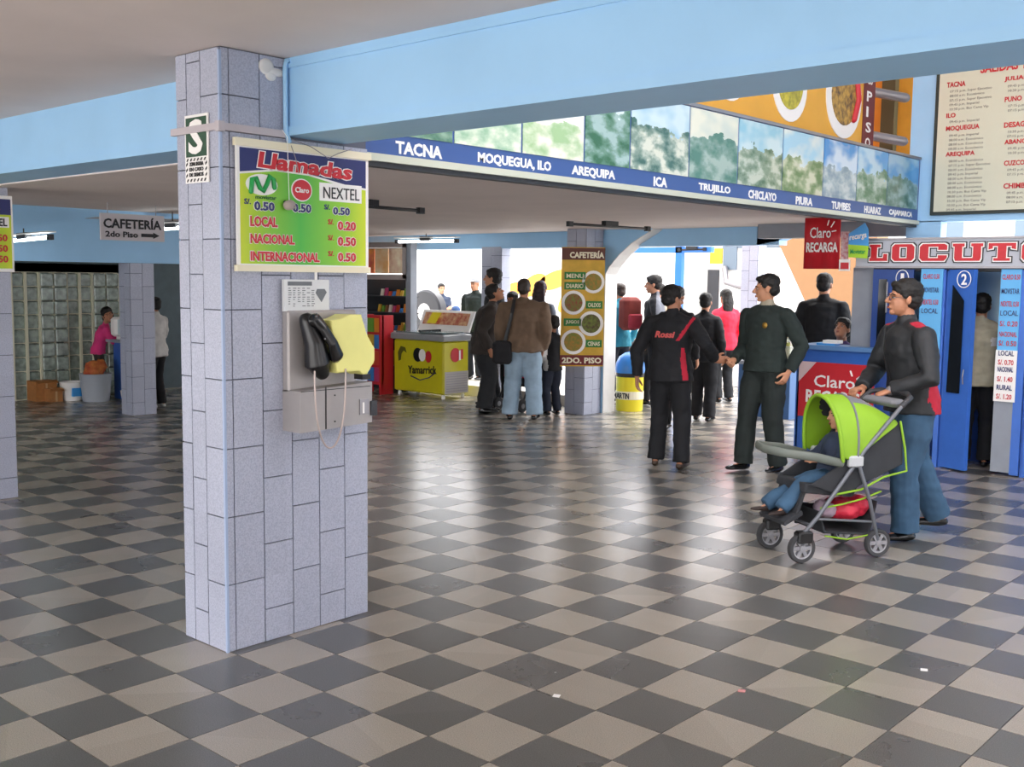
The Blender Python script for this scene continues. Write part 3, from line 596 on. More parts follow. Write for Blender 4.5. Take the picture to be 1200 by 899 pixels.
# timetable board
tb_ = empty('timetable_board', V3(1.4, 26.4, 7.6), 'big cream timetable board with red city names on the blue upper wall', 'board')
put('frame', G().tb(-.88, 4.2, 26.4, 26.52, 7.62, 12.3), mat('dark_green_frame', '27322e', .5), tb_); put('panel', G().tb(-.76, 4.1, 26.36, 26.42, 7.72, 12.2), mat('cream_board', 'cfd0bc', .35), tb_)
text(tb_, 'SALIDAS Y DESTINOS', 1, 26.35, .45, 3.2, 11.82, 12.1, RED, bold=.03)
_rows = []
for s, a, b, z0, z1, n in (('TACNA', -.53, .03, 11.5, 11.66, 5), ('ILO', -.5, -.22, 10.58, 10.72, 1), ('MOQUEGUA', -.49, .51, 10.16, 10.33, 4), ('AREQUIPA', -.46, .41, 9.38, 9.54, 12),
                        ('JULIACA', 1.16, 2.0, 11.48, 11.64, 2), ('PUNO', 1.2, 1.68, 10.9, 11.05, 2), ('DESAGUADERO', 1.22, 2.6, 10.14, 10.3, 2), ('ABANCAY', 1.26, 2.1, 9.65, 9.79, 2), ('CUZCO', 1.28, 1.86, 9.02, 9.17, 2), ('CHIMBOTE', 1.3, 2.3, 8.34, 8.5, 3)):
    text(tb_, s, 1, 26.35, a, b, z0, z1, RED, bold=.03)
    for r in range(n): _rows.append((a+.1, z0-.16-r*.135, random.choice(('08:00 a.m. Económico', '10:30 p.m. Bus Cama Vip', '07:15 p.m. Super Ejecutivo', '09:45 p.m. Imperial'))))
gt = []
for a, z, s in _rows:
    me = textmesh(s, .0); n = len(me.vertices); co = np.empty(n*3); me.vertices.foreach_get('co', co); co = co.reshape(-1, 3); me.vertices.foreach_get('co', co.ravel())
    k = .105; out = np.stack([(a+co[:, 0]*k*1.1)*T, 26.352*T-co[:, 2]*.1, (z+co[:, 1]*k)*T], 1)-np.array(ORG[tb_.name][0]); me.vertices.foreach_set('co', out.ravel())
    put('time_row', me, mat('timetable_ink', '74706c', .6), tb_, local=True)

# ------------------------------------------------------------------ phone booths and their header
hd = empty('shop_sign', V3(1.6, 24.3, 5.98), 'long grey sign with big red LOCUTORIOS lettering over the blue booths', 'sign')
put('board', G().tb(-2.3, 6.2, 24.3, 24.45, 5.96, 6.82), mat('sign_pale_grey', 'b4b8c2', .5), hd)
put('sign_frame', G().tb(-2.3, 6.2, 24.26, 24.32, 6.78, 6.84).tb(-2.3, 6.2, 24.26, 24.32, 5.94, 6.0), STEEL, hd)
def slab(ch_, a0, a1, z0, z1):
    """heavy slab-serif capital as polygons (list of boxes/frames) in the board's plane"""
    w = a1-a0; h = z1-z0; s = .26*w; b = .17*h; R = []
    if ch_ in 'OC':
        R = [[(a0, z0+b), (a0+b, z0), (a0+s+.05, z0), (a0+s+.05, z1), (a0+b, z1), (a0, z1-b)], [(a0+s, z0), (a1-s, z0), (a1-s, z0+b), (a0+s, z0+b)], [(a0+s, z1-b), (a1-s, z1-b), (a1-s, z1), (a0+s, z1)]]
        if ch_ == 'O': R.append([(a1-s-.05, z0), (a1-b, z0), (a1, z0+b), (a1, z1-b), (a1-b, z1), (a1-s-.05, z1)])
        else: R += [[(a1-s-.05, z0), (a1-b, z0), (a1, z0+b), (a1, z0+h*.33), (a1-s-.05, z0+h*.33)], [(a1-s-.05, z1-h*.36), (a1, z1-h*.36), (a1, z1-b*.6), (a1-b, z1), (a1-s-.05, z1)]]
    if ch_ == 'L': R = [[(a0+.08*w, z0), (a0+.08*w+s*1.3, z0), (a0+.08*w+s*1.3, z1), (a0+.08*w, z1)], [(a0, z1-b), (a0+.6*w, z1-b), (a0+.6*w, z1), (a0, z1)], [(a0, z0), (a1, z0), (a1, z0+b*1.1), (a0, z0+b*1.1)], [(a1-s, z0), (a1, z0), (a1, z0+h*.42), (a1-s*.8, z0+h*.42)]]
    if ch_ == 'U': R = [[(a0, z1-b), (a0+s*1.5, z1-b), (a0+s*1.5, z1), (a0, z1)], [(a1-s*1.5, z1-b), (a1, z1-b), (a1, z1), (a1-s*1.5, z1)], [(a0+.06*w, z0+b), (a0+b, z0), (a0+s+.1, z0), (a0+s+.06*w, z0+b), (a0+s+.06*w, z1), (a0+.06*w, z1)], [(a0+s, z0), (a1-s, z0), (a1-s, z0+b), (a0+s, z0+b)], [(a1-s-.1, z0), (a1-b, z0), (a1-.06*w, z0+b), (a1-.06*w, z1), (a1-s-.06*w, z1), (a1-s-.06*w, z0+b)]]
    if ch_ == 'T': R = [[(a0, z1-b), (a1, z1-b), (a1, z1), (a0, z1)], [(a0+w*.5-s*.6, z0), (a0+w*.5+s*.6, z0), (a0+w*.5+s*.6, z1), (a0+w*.5-s*.6, z1)], [(a0, z1-h*.36), (a0+s*.6, z1-h*.30), (a0+s*.6, z1), (a0, z1)], [(a1-s*.6, z1-h*.30), (a1, z1-h*.36), (a1, z1), (a1-s*.6, z1)], [(a0+w*.2, z0), (a1-w*.2, z0), (a1-w*.2, z0+b*.9), (a0+w*.2, z0+b*.9)]]
    if ch_ in 'RIS': R = [[(a0, z0), (a0+s, z0), (a0+s, z1), (a0, z1)], [(a0, z1-b), (a1, z1-b), (a1, z1), (a0, z1)], [(a0, z0), (a1, z0), (a1, z0+b), (a0, z0+b)]]
    return R
def polys(R, c0, th, grow):
    g = G()
    for i_, r in enumerate(R):
        c = c0-i_*.0015
        cx = sum(p[0] for p in r)/len(r); cz = sum(p[1] for p in r)/len(r)
        q = []
        for a, z in r:
            da = a-cx; dz = z-cz
            q.append(V3(a+(grow if da > 0 else -grow), c, z+(grow if dz > 0 else -grow)))
        g.prism(q, (0, -th, 0))
    return g
for c_, a0, a1 in (('L', -1.9, -1.24), ('O', -1.2, -.42), ('C', -.36, .54), ('U', .6, 1.55), ('T', 1.6, 2.44), ('O', 2.5, 3.28)):
    R = slab(c_, a0+.05, a1-.05, 6.15, 6.65)
    a = put('letter', polys(R, 24.26, .004, 0), RED, hd); put('letter_outline', polys(R, 24.27, .004, .03), WPR, a); put('letter_outer_outline', polys(R, 24.285, .004, .06), BLK, a)  # the black layer is the printed outer outline of each letter
text(hd, 'RIOS', 1, 24.2, 3.4, 6.0, 6.15, 6.65, RED, bold=.05)

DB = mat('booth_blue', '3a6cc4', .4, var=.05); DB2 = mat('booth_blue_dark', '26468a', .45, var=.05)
for i, (a0, a1, nm) in enumerate(((-1.8, .45, 'first'), (.45, 2.75, 'second'), (2.75, 5.2, 'third'))):
    bt = empty('phone_booth', V3((a0+a1)/2, 24.4, 0), {'first': 'blue phone booth numbered 1, partly behind the stroller pusher', 'second': 'blue phone booth numbered 2 with its door open and a caller inside', 'third': 'blue phone booth cut off by the right edge of the photo'}[nm], 'booth', 'blue phone booths')
    put('side_panel', G().tb(a0, a0+.12, 24.5, 26.4, 0, 5.9), DB, bt)
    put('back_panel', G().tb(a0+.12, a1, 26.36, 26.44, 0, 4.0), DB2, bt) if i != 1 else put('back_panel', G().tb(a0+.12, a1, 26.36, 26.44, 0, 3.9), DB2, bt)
    put('booth_roof', G().tb(a0, a1, 24.5, 26.4, 5.86, 5.95), DGREY, bt)
    if i == 0:
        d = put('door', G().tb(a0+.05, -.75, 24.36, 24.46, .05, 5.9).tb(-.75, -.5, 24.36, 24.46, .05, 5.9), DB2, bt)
        put('window', G().tb(-1.55, -1.3, 24.33, 24.36, 2.6, 5.6), mat('dark_glass', '14181e', .15), d); put('handle', G().tube([V3(-1.25, 24.25, 4.6), V3(-1.25, 24.25, 5.5)], .008), STEEL, d)
        text(bt, '1', 1, 24.34, -.88, -.78, 5.48, 5.78, WPR, bold=0); ring = (-.83, 5.64)
        put('price_panel', G().tb(-.27, .38, 24.34, 24.44, 1.6, 5.92), mat('panel_sky', '5fb0e6', .45), bt); pa = -.2
        put('frame_post', G().tb(.30, .44, 24.4, 24.55, 0, 5.9), DB, bt)
    elif i == 1:
        d = put('door', G().prism([V3(.52, 24.42, .05), V3(1.34, 24.1, .05), V3(1.34, 24.1, 5.9), V3(.52, 24.42, 5.9)], (.05*T, .16*T, 0)), DB, bt)
        put('window', G().prism([V3(.66, 24.33, 2.3), V3(1.08, 24.165, 2.3), V3(1.08, 24.165, 5.0), V3(.7, 24.315, 5.45)], (-.003, -.006, 0)), mat('dark_glass', '14181e', .15), d)
        put('handle', G().tube([V3(1.2, 24.06, 2.6), V3(1.2, 24.0, 2.8), V3(1.2, 24.06, 3.0)], .006), STEEL, d)
        text(bt, '2', 1, 24.07, 1.0, 1.16, 5.46, 5.78, WPR); ring = (1.08, 5.62)
        put('price_panel', G().tb(2.0, 2.55, 24.36, 24.46, 2.2, 5.92), mat('panel_sky', '5fb0e6', .45), bt); put('lower_panel', G().tb(1.98, 2.5, 24.4, 24.46, .1, 2.2), GREYP, bt); pa = 2.04
        put('front_post', G().tb(2.5, 2.74, 24.4, 24.5, .05, 5.9), DB, bt)
        put('white_price_sheet', G().tb(1.98, 2.56, 24.33, 24.36, 2.15, 3.62), WPR, bt)
        put('booth_poster', G().tb(1.45, 2.15, 26.3, 26.34, 4.0, 5.8), mat('booth_poster_yellow', 'e8c060', .5, c2='d88a50', vscale=6), bt)
    else:
        d = put('door', G().tb(a0+.1, a1-.3, 24.36, 24.46, .05, 5.9), DB, bt); put('window', G().tb(a0+.6, a1-.9, 24.33, 24.36, 2.4, 5.3), mat('dark_glass', '14181e', .15), d)
    if i < 2:
        rg = G(); y = 24.33 if i == 0 else 24.06
        rg.tube([V3(ring[0]+.19*math.cos(w), y, ring[1]+.24*math.sin(w)) for w in [k*math.pi/12 for k in range(25)]], .004, n=6, ref=(0, 1, 0), cap=False); put('number_ring', rg, WPR, bt)
        lines = [('CLARO 0.50', 5.62), ('MOVISTAR', 5.22), ('NEXTEL 0.50', 4.86), ('LOCAL', 4.6)] + ([('S/. 0.20', 4.3), ('NACIONAL', 4.0), ('S/. 0.50', 3.74)] if i == 1 else [])
        for j, (s, z) in enumerate(lines): text(bt, s, 1, 24.33 if i == 0 else 24.35, pa, pa+.48, z, z+.15, RED if j % 2 == 0 or j > 3 else NAVY, bold=.01)
        if i == 1:
            for s, z, m_ in (('LOCAL', 3.46, NAVY), ('S/. 0.70', 3.2, RED), ('NACIONAL', 3.0, NAVY), ('S/. 1.40', 2.72, RED), ('RURAL', 2.48, NAVY), ('S/. 1.20', 2.22, RED)): text(bt, s, 1, 24.32, 2.06, 2.48, z, z+.15, m_, bold=.02)

# ------------------------------------------------------------------ recharge counter
ct = empty('service_counter', V3(-2.6, 24.2, 0), 'blue recharge counter with red poster, beside the phone booths', 'counter')
put('body', G().tb(-3.95, -1.5, 24.0, 24.3, 0, 3.36).tb(-3.95, -2.6, 24.3, 24.9, 0, 3.36).tb(-4.0, -3.9, 24.0, 26.2, 0, 3.36), MBLUE, ct)
put('countertop', G().tb(-4.05, -1.35, 23.9, 24.34, 3.36, 3.5).tb(-4.05, -2.55, 24.34, 25.0, 3.36, 3.5).tb(-4.05, -3.6, 24.9, 26.2, 3.36, 3.5), mat('counter_edge_blue', '5d86b8', .35), ct)
put('poster', G().tb(-3.88, -1.4, 23.96, 23.99, 1.2, 2.96), RED, ct)
put('poster_fold', G().prism([V3(-3.88, 23.95, 2.96), V3(-3.3, 23.95, 2.96), V3(-3.88, 23.93, 2.3)], (0, -.003, 0)), mat('paper_back', 'd8c0c0', .6), ct)
claro_mark(ct, 23.955, -3.36, -2.0, 2.18, 2.56, 1.2)
text(ct, 'RECARGA', 1, 23.955, -3.62, -1.48, 1.66, 2.08, WPR, bold=.03)
pk = empty('paper_tray', V3(-3.1, 24.3, 3.5), 'small pale tray of papers on the blue counter top', 'tray'); put('tray', G().tb(-3.4, -2.8, 24.1, 24.5, 3.5, 3.56), LBLUE, pk); put('papers', G().tb(-3.2, -2.7, 24.12, 24.5, 3.56, 3.66), WPR, pk)

# ------------------------------------------------------------------ ice cream freezer
fz = empty('ice_cream_freezer', V3(-23.6, 26.5, 0), 'yellow ice cream chest freezer with sliding glass lids near the kiosk', 'freezer')
FY = mat('freezer_yellow', 'c8be14', .4, var=.04)
put('cabinet', G().rbox(-25.3*T, -22.0*T, 25.75*T, 27.4*T, .22*T, 2.62*T, .02), FY, fz)
put('lid_rim', G().rbox(-25.45*T, -21.9*T, 25.65*T, 27.5*T, 2.62*T, 2.92*T, .015), mat('rim_grey', '8c8f92', .4), fz)
put('glass_lid', G().tb(-25.2, -23.5, 25.8, 27.3, 2.92, 2.98), mat('lid_glass', '6f7c7c', .08), fz); put('glass_lid', G().tb(-23.6, -22.1, 25.8, 27.3, 2.96, 3.02), mat('lid_glass', ''), fz)
put('lid_handle', G().tb(-23.7, -23.55, 25.8, 27.3, 3.0, 3.08), BLK, fz)
put('grille', G().tb(-22.0, -21.985, 25.85, 27.35, .25, 1.25), mat('grille_grey', 'b0aaa6', .5), fz)
vg = G()
for i in range(8): vg.tb(-21.985, -21.97, 25.95, 27.25, .35+i*.11, .39+i*.11)
put('grille_slats', vg, STEEL, fz)
hdp = put('display_header', G().prism([V3(-25.1, 27.1, 3.0), V3(-21.75, 27.1, 3.0), V3(-21.75, 27.5, 3.95), V3(-25.1, 27.5, 3.95)], (0, .1*T, 0)), WPR, fz)
put('display_print', G().prism([V3(-24.9, 27.2, 3.3), V3(-21.95, 27.2, 3.3), V3(-21.95, 27.44, 3.85), V3(-24.9, 27.44, 3.85)], (0, -.004, 0)), mat('ice_cream_print', 'd8b48a', .5, c2='a83a30', vscale=14), hdp)
put('yellow_sticker', G().prism([V3(-24.5, 27.1, 3.35), V3(-23.9, 27.1, 3.35), V3(-23.7, 27.3, 3.85), V3(-24.3, 27.3, 3.85)], (0, -.004, 0)), YEL, hdp)
for a, b in ((-25.1, 25.95), (-22.2, 25.95), (-25.1, 27.2), (-22.2, 27.2)): put('caster', G().lathe([(.02, 0), (.028, .01), (.028, .04), (.015, .066)], V3(a, b, 0), 12), WPR, fz, smooth=.6)
text(fz, 'Yamarrick', 1, 25.73, -24.3, -22.4, 1.05, 1.42, BLK, bold=.02, tilt=.05)
put('round_mark', disc(V3(-23.65, 25.74, 1.95), .3*T, 1, .003, .32*T), BLK, fz); put('white_mark', disc(V3(-23.35, 25.735, 1.95), .22*T, 1, .003, .28*T), WPR, fz); put('red_mark', disc(V3(-22.95, 25.74, 1.9), .2*T, 1, .003, .27*T), RED, fz)
put('hair_print', G().prism([V3(a, 25.74, z) for a, z in ((-24.95, 1.6), (-25.0, 2.0), (-24.8, 2.3), (-24.5, 2.25), (-24.4, 2.0), (-24.6, 2.1), (-24.75, 1.95), (-24.8, 1.65))], (0, -.003, 0)), mat('olive_print', '5a5a14', .5), fz)
put('swoosh', G().tube([V3(-24.1, 25.73, .95), V3(-23.5, 25.73, .8), V3(-22.9, 25.73, .95), V3(-22.5, 25.73, 1.2)], .008, n=6), NAVY, fz)
put('side_logo', disc(V3(-21.99, 26.5, 2.0), .3*T, 0, .004, .32*T), RED, fz); put('side_flag', G().tb(-21.99, -21.97, 26.72, 26.84, 1.75, 2.2), WPR, fz); put('side_flag', G().tb(-21.99, -21.97, 26.84, 26.98, 1.8, 2.25), RED, fz)

# ------------------------------------------------------------------ kiosk, magazine stand
kk = empty('snack_kiosk', V3(-27.2, 27, 0), 'grey framed snack kiosk with posters along its top, left of the yellow freezer', 'kiosk')
put('front_post', G().tb(-25.85, -25.5, 27.0, 27.4, 0, 7.1), GREYP, kk); put('front_post', G().tb(-30.6, -30.3, 27.0, 27.4, 0, 7.1), GREYP, kk)
put('header_frame', G().tb(-30.4, -25.8, 27.0, 27.3, 6.9, 7.15).tb(-30.4, -25.8, 27.0, 27.3, 5.35, 5.6).tb(-26.1, -25.8, 27.0, 27.3, 5.4, 7.1), mat('frame_beige', 'a79e9c', .5), kk)
for i, c in enumerate((('f08a4a', 'ffe0a0'), ('d8405a', 'ffa850'), ('f8b45a', 'fff0d0'), ('fff0d0', 'c8785c'))):
    put('poster', G().tb(-30.2+i*1.03, -29.22+i*1.03, 27.05, 27.1, 5.65, 6.85), mat('kiosk_poster_%d' % i, c[0], .5, c2=c[1], vscale=4), kk)
put('back_board', G().tb(-30.4, -26.3, 27.9, 27.98, 0, 5.4), mat('kiosk_dark_back', '23262a', .7), kk)
put('shelf', G().tb(-27.6, -25.5, 26.6, 27.9, 2.75, 2.88), mat('pale_shelf', 'b4b2ac', .4), kk); put('shelf', G().tb(-30.2, -25.9, 27.3, 27.9, 3.7, 3.76), DGREY, kk); put('shelf', G().tb(-30.2, -25.9, 27.3, 27.9, 4.5, 4.56), DGREY, kk)
put('kiosk_base', G().tb(-30.2, -25.9, 27.1, 27.9, 0, 2.6), mat('kiosk_base_dark', '2a2c2c', .7, var=.3, vscale=20), kk)
pcols = ['c8452a', 'd8b040', 'e8e0d0', '3a7ac0', '6aa03a', 'b83a6a', 'e08a2a', '8a5a3a']
proto = {}
for j, (z, n, x0, x1, y) in enumerate(((2.88, 6, -27.3, -25.95, 27.5), (3.76, 9, -28.4, -26.0, 27.6), (4.56, 7, -28.2, -26.2, 27.6))):
    for i in range(n):
        c = pcols[(i*3+j) % 8]; hgt = random.uniform(.18, .42)
        a = x0+(x1-x0)*i/n
        p = empty('snack_packet', V3(a, y, z), None, 'packet', 'snack packets on the kiosk shelves')
        p['label'] = '%s snack packet, %s from the left on the %s kiosk shelf' % (['red', 'mustard', 'cream', 'blue', 'green', 'pink', 'orange', 'brown'][(i*3+j) % 8], ['first', 'second', 'third', 'fourth', 'fifth', 'sixth', 'seventh', 'eighth', 'ninth'][i], ['bottom', 'middle', 'top'][j])
        put('pouch', G().prism([V3(a-.09, y-.08, z), V3(a+.09, y-.08, z), V3(a+.09, y-.02, z+hgt*.5), V3(a+.08, y-.01, z+hgt), V3(a-.08, y-.01, z+hgt), V3(a-.09, y-.02, z+hgt*.5)], (0, .08*T, 0)), mat('packet_'+c, c, .35), p)
mgz = empty('magazine_rack', V3(-26.1, 25.2, 0), 'red-edged rack of colourful magazines standing behind the near pillar', 'rack')
put('rack_panel', G().tb(-27.0, -25.5, 25.2, 25.3, .45, 3.7).tb(-27, -26.9, 25.1, 25.9, 0, 3.7).tb(-25.6, -25.5, 25.1, 25.9, 0, 3.7), RED, mgz)
for r in range(4):
    for c in range(3):
        k = pcols[(r*3+c*2+1) % 8]; put('magazine', G().tb(-26.95+c*.48, -26.52+c*.48, 25.14, 25.2, .6+r*.77, 1.25+r*.77), mat('packet_'+k, k, .35), mgz)
gs = empty('basket_stack', V3(-25.9, 26.4, 0), 'dim stack of sacks and goods between magazine rack and freezer', 'goods')
put('sack', remesh(G().ell(V3(-25.75, 26.3, 1.6)-V3(-25.9, 26.4, 0), (.06, .07, .11)).ell(V3(-25.75, 26.3, 1.9)-V3(-25.9, 26.4, 0), (.05, .05, .05)), .01, 2), mat('tan_sack', '8a7a40', .7), gs, smooth=True, local=True); put('crate', G().tb(-26.1, -25.6, 26.0, 26.6, 0, 1.3), DGREY, gs)

# ------------------------------------------------------------------ litter bin
bi = empty('litter_bin', V3(-14.1, 29.0, 0), 'yellow litter bin with blue domed lid right of the poster pillar', 'bin')
put('drum', G().lathe([(.165, 0), (.17, .02), (.175, .47), (.18, .48)], V3(-14.1, 29.0, 0), 28), YEL, bi, smooth=.6)
put('lid', G().lathe([(.185, .48), (.19, .52), (.18, .60), (.14, .68), (.07, .73), (.01, .745)], V3(-14.1, 29.0, 0), 28), mat('bin_blue', '2f78c0', .35), bi, smooth=.6)
put('dark_band', G().lathe([(.178, .43), (.182, .47), (.18, .49)], V3(-14.1, 29.0, 0), 28), BLK, bi)
put('white_band', G().lathe([(.178, .15), (.1795, .16), (.1795, .24), (.178, .25)], V3(-14.1, 29.0, 0), 28), CRM, bi)
text(bi, 'MARTIN', 1, 28.40, -14.5, -13.7, .54, .78, BLK, bold=.03)

# ------------------------------------------------------------------ left: buckets, boxes, desk
def bucket(label, u, v, r, h, m, m2=None):
    b = empty('bucket', V3(u, v, 0), label, 'bucket', 'buckets and tubs at the glass wall')
    put('pail', G().lathe([(r*.82, 0), (r, h*.97), (r*1.04, h), (r*.96, h), (r*.94, h*.9)], V3(u, v, 0), 22), m, b, smooth=.6)
    put('bail', G().tube([V3(u, v, 0)+Vector((0, r*math.cos(w), h*.95-r*.8*math.sin(w))) for w in [k*math.pi/8 for k in range(9)]], .004, n=6), STEEL, b)
    if m2: put('label_patch', G().tb(u+r/T*.7, u+r/T*.98, v-.25, v+.2, .25*h/T, .7*h/T), m2, b)
bucket('small white bucket with a blue print beside the glass blocks', -32.9, 13.95, .16, .24, WPR, LBLUE)
bucket('large pale grey bucket holding red things, beside the blue desk', -31.9, 14.5, .2, .36, mat('bucket_grey', 'a8aeb6', .5))
rb = empty('red_bundle', V3(-31.9, 14.5, .3), 'red and orange bundle sticking out of the large grey bucket', 'bundle')
put('cloth', remesh(G().ell(Vector((0, -.03, .3)), (.12, .12, .14)).ell(Vector((.02, .06, .36)), (.08, .08, .1)), .015, 2, wrinkle=.02, wf=14), mat('rusty_red', '9c3a26', .8, c2='c87a3a', vscale=12), rb, smooth=True, local=True)
for i, (u, v, w, h, l) in enumerate(((-33.65, 12.95, .9, .85, 'open brown cardboard box, leftmost against the glass blocks'), (-32.9, 13.1, .55, .55, 'low tan carton in front of the open brown box'), (-33.6, 13.75, .5, .5, 'second low tan carton, nearest the white bucket'))):
    b = empty('cardboard_box', V3(u, v, 0), l, 'box', 'cardboard boxes at the glass wall')
    put('carton', G().tb(u-w/2, u+w/2, v-w/2, v+w/2, 0, h), mat('cardboard', 'a9703c', .8, var=.1, vscale=20), b); put('flap', G().obox(V3(u+w/2+.06, v, h-.02), (.08*T, 0, -.05*T), (0, w/2*T, 0), (.002, 0, .003)), mat('cardboard', ''), b)
    put('tape', G().tb(u-w/2-.005, u+w/2+.005, v-.04, v+.04, 0, h+.005), mat('packing_tape', 'c8a878', .4), b)
dk = empty('reception_desk', V3(-32, 16.2, 0), 'blue desk with grey top behind the left tiled pillar', 'desk')
put('front_panel', G().tb(-32.3, -31.5, 15.55, 17.2, 0, 2.5), mat('desk_blue', '2f5ca8', .5), dk); put('desk_top', G().tb(-32.5, -31.3, 15.3, 17.4, 2.5, 2.62), GREYP, dk)
cu = empty('paper_cup', V3(-31.2, 15.5, 0), 'small cream pot on the floor at the corner of the blue desk', 'cup'); put('pot', G().lathe([(.05, 0), (.07, .13), (.06, .13)], V3(-31.2, 15.5, 0), 16), CRM, cu)
tv = empty('white_monitor', V3(-32, 16.1, 2.62), 'rounded white monitor on the blue desk by the girl in pink', 'monitor')
put('shell', G().rbox(-32.2*T, -31.7*T, 15.35*T, 16.25*T, 2.75*T, 3.6*T, .03), WPR, tv); put('stand', G().tb(-32.1, -31.8, 15.6, 16.0, 2.62, 2.78), WPR, tv); put('screen', G().tb(-31.7, -31.69, 15.45, 16.15, 2.85, 3.5), mat('screen_pale', 'c8d4d8', .3), tv)

# ------------------------------------------------------------------ fluorescent lamps
TUBE = mat('lit_tube', 'f2fbff', .5, emit=9)
def lamp(label, p0, p1, lit=False, col=BLK, rod=None, twin=False):
    p0 = V3(*p0); p1 = V3(*p1); c = (p0+p1)/2; d = (p1-p0).normalized(); L = (p1-p0).length; n = d.cross(Vector((0, 0, 1)))
    l = empty('fluorescent_lamp', c, label, 'lamp', 'fluorescent lamps')
    put('end_cap', G().obox(p0+d*.02, d*.03, n*.022, (0, 0, .026)), col, l); put('end_cap', G().obox(p1-d*.02, d*.03, n*.022, (0, 0, .026)), col, l)
    put('ballast', G().obox(c+Vector((0, 0, .035)), d*.1, n*.03, (0, 0, .03)), col, l)
    put('tube', G().tube([p0+d*.04, p1-d*.04], .019 if lit else .014, n=12), TUBE if lit else col, l, smooth=True)
    if lit: put('reflector', G().obox(c+Vector((0, 0, .05)), d*(L/2), n*.05, (0, 0, .006)), WPR, l)
    if rod: put('hanging_rod', G().tube([c+Vector((0, 0, .06)), c+Vector((0, 0, rod))], .006, n=6), col, l)
lamp('unlit black lamp fixture under the soffit above the tiled poster pillar', (-10.56, 20.32, 7.32), (-10.26, 24.55, 7.32))
lamp('unlit black lamp fixture just right of the green price sign', (-9.6, 8.8, 7.32), (-9.8, 12.93, 7.32))
lamp('lit lamp tube above the snack kiosk, right of the price sign', (-25.4, 26, 7.12), (-21.4, 26, 7.1), True, DGREY, .1)
lamp('lit lamp tube hanging at the far left under the blue beam', (-25.6, 8.0, 6.52), (-21.65, 8.0, 6.62), True, DGREY, .28)
lamp('lit lamp tube just left of the near pillar, right of the cafeteria sign', (-21.4, 11.0, 6.98), (-17.6, 11.0, 6.98), True, DGREY, .15)
lamp('black unlit lamp under the outdoor blue canopy', (-19.6, 40.9, 7.1), (-17.9, 40.9, 7.12))

# ------------------------------------------------------------------ outside: raised pavement, canopy frame, vehicles, buildings
put('pavement', G().tb(-60, -16.2, 28.0, 130, -.4, .48), CONC, kind='structure')
put('yard', G().tb(-150, 40, 41.5, 200, -.5, -.03).tb(-150, -36, -60, 130, -.5, -.03).tb(-16.2, 40, 28.6, 41.5, -.6, -.42).tb(-36, 60, -80, -16, -.5, -.03).tb(24, 60, -16, 60, -.5, -.03), CONC, kind='structure')
cf = empty('canopy_frame', V3(-19.6, 41, 0), 'blue steel canopy frame outside the back opening', 'canopy')
SB = mat('steel_blue_paint', '2f78d0', .4)
put('post', G().tb(-19.8, -19.4, 40.9, 41.2, 0, 7.3), SB, cf); put('top_beam', G().tb(-24, -17.6, 40.9, 41.2, 6.95, 7.25), SB, cf)
def wheel(par, c, r, w, axis, m1=None, m2=None, nm='wheel'):
    g = G().lathe([(r*.55, -w/2), (r*.92, -w/2), (r, -w*.35), (r, w*.35), (r*.92, w/2), (r*.55, w/2)], c, 26, axis)
    q = put(nm, g, m1 or BLK, par, smooth=.7)
    put('hub', G().lathe([(r*.2, -w*.6), (r*.56, -w*.42), (r*.56, w*.42), (r*.2, w*.6)], c, 20, axis), m2 or WPR, q, smooth=.7); return q
BW = mat('bus_white', 'e8e8e6', .3); BG = mat('bus_glass', '5a6c7c', .1)
def bus(label, u0, u1, v0, v1, letters=None, extra=None, group=None):
    b = empty('bus', V3((u0+u1)/2, (v0+v1)/2, 0), label, 'bus', group)
    put('body', G().rbox(u0*T, u1*T, v0*T, v1*T, 1.4*T, 10.5*T, .15), BW, b)
    put('skirt', G().tb(u0+.3, u1-.3, v0+.2, v1-.2, .9, 1.5), DGREY, b)
    n = max(2, int((u1-u0)/5)); 
    for i in range(n):
        a = u0+1+(u1-u0-2)*i/n; put('window', G().tb(a+.1, a+(u1-u0-2)/n-.1, v0-.04, v0+.1, 7.6, 9.6), BG, b)
    for a in (u0+4, u1-5): wheel(b, V3(a, v0+.6, 1.6), .48, .3, 1)
    for i in range(2): put('headlamp', G().tb(u0+.5, u0+1.2, v0-.06, v0+.1, 2.4, 2.9) if i else G().tb(u1-1.2, u1-.5, v0-.06, v0+.1, 2.4, 2.9), mat('lamp_lens', 'd8d8c8', .2), b)
    return b
b1 = bus('long white bus with orange swirl lettering parked outside the back opening', -56, -27, 50, 58)
for (a, z, w, h, t_) in ((-39.6, 4.6, 1.0, .5, .4), (-37.6, 5.0, 1.3, .65, .5), (-35.6, 5.4, 1.6, .6, .3), (-34.3, 4.3, 1.4, .5, .9), (-33.2, 5.0, 1.0, .4, .9)):
    g = disc(V3(a, 49.96, z), w*T, 1, .02, h*T); rot = Matrix.Rotation(-t_, 3, 'Y'); c = V3(a, 49.96, z); g.v = [c+rot@(v-c) for v in g.v]; put('orange_swirl', g, ORG_, b1)
b2 = bus('white bus front with dark windscreen beyond the blue canopy post', -35, -26.6, 62, 78)
put('windscreen', G().tb(-34.2, -31.9, 61.90, 62.10, 5.0, 8.2), BG, b2); put('grey_pillar', G().tb(-31.7, -30.6, 61.85, 62.10, 1.5, 8.4), STEEL, b2); put('mirror', G().tb(-31.3, -30.7, 61.30, 61.50, 6.0, 7.4), BLK, b2)
b3 = bus('white vehicle with a small yellow panel, just left of the far tiled column', -25.8, -17.5, 54, 70)
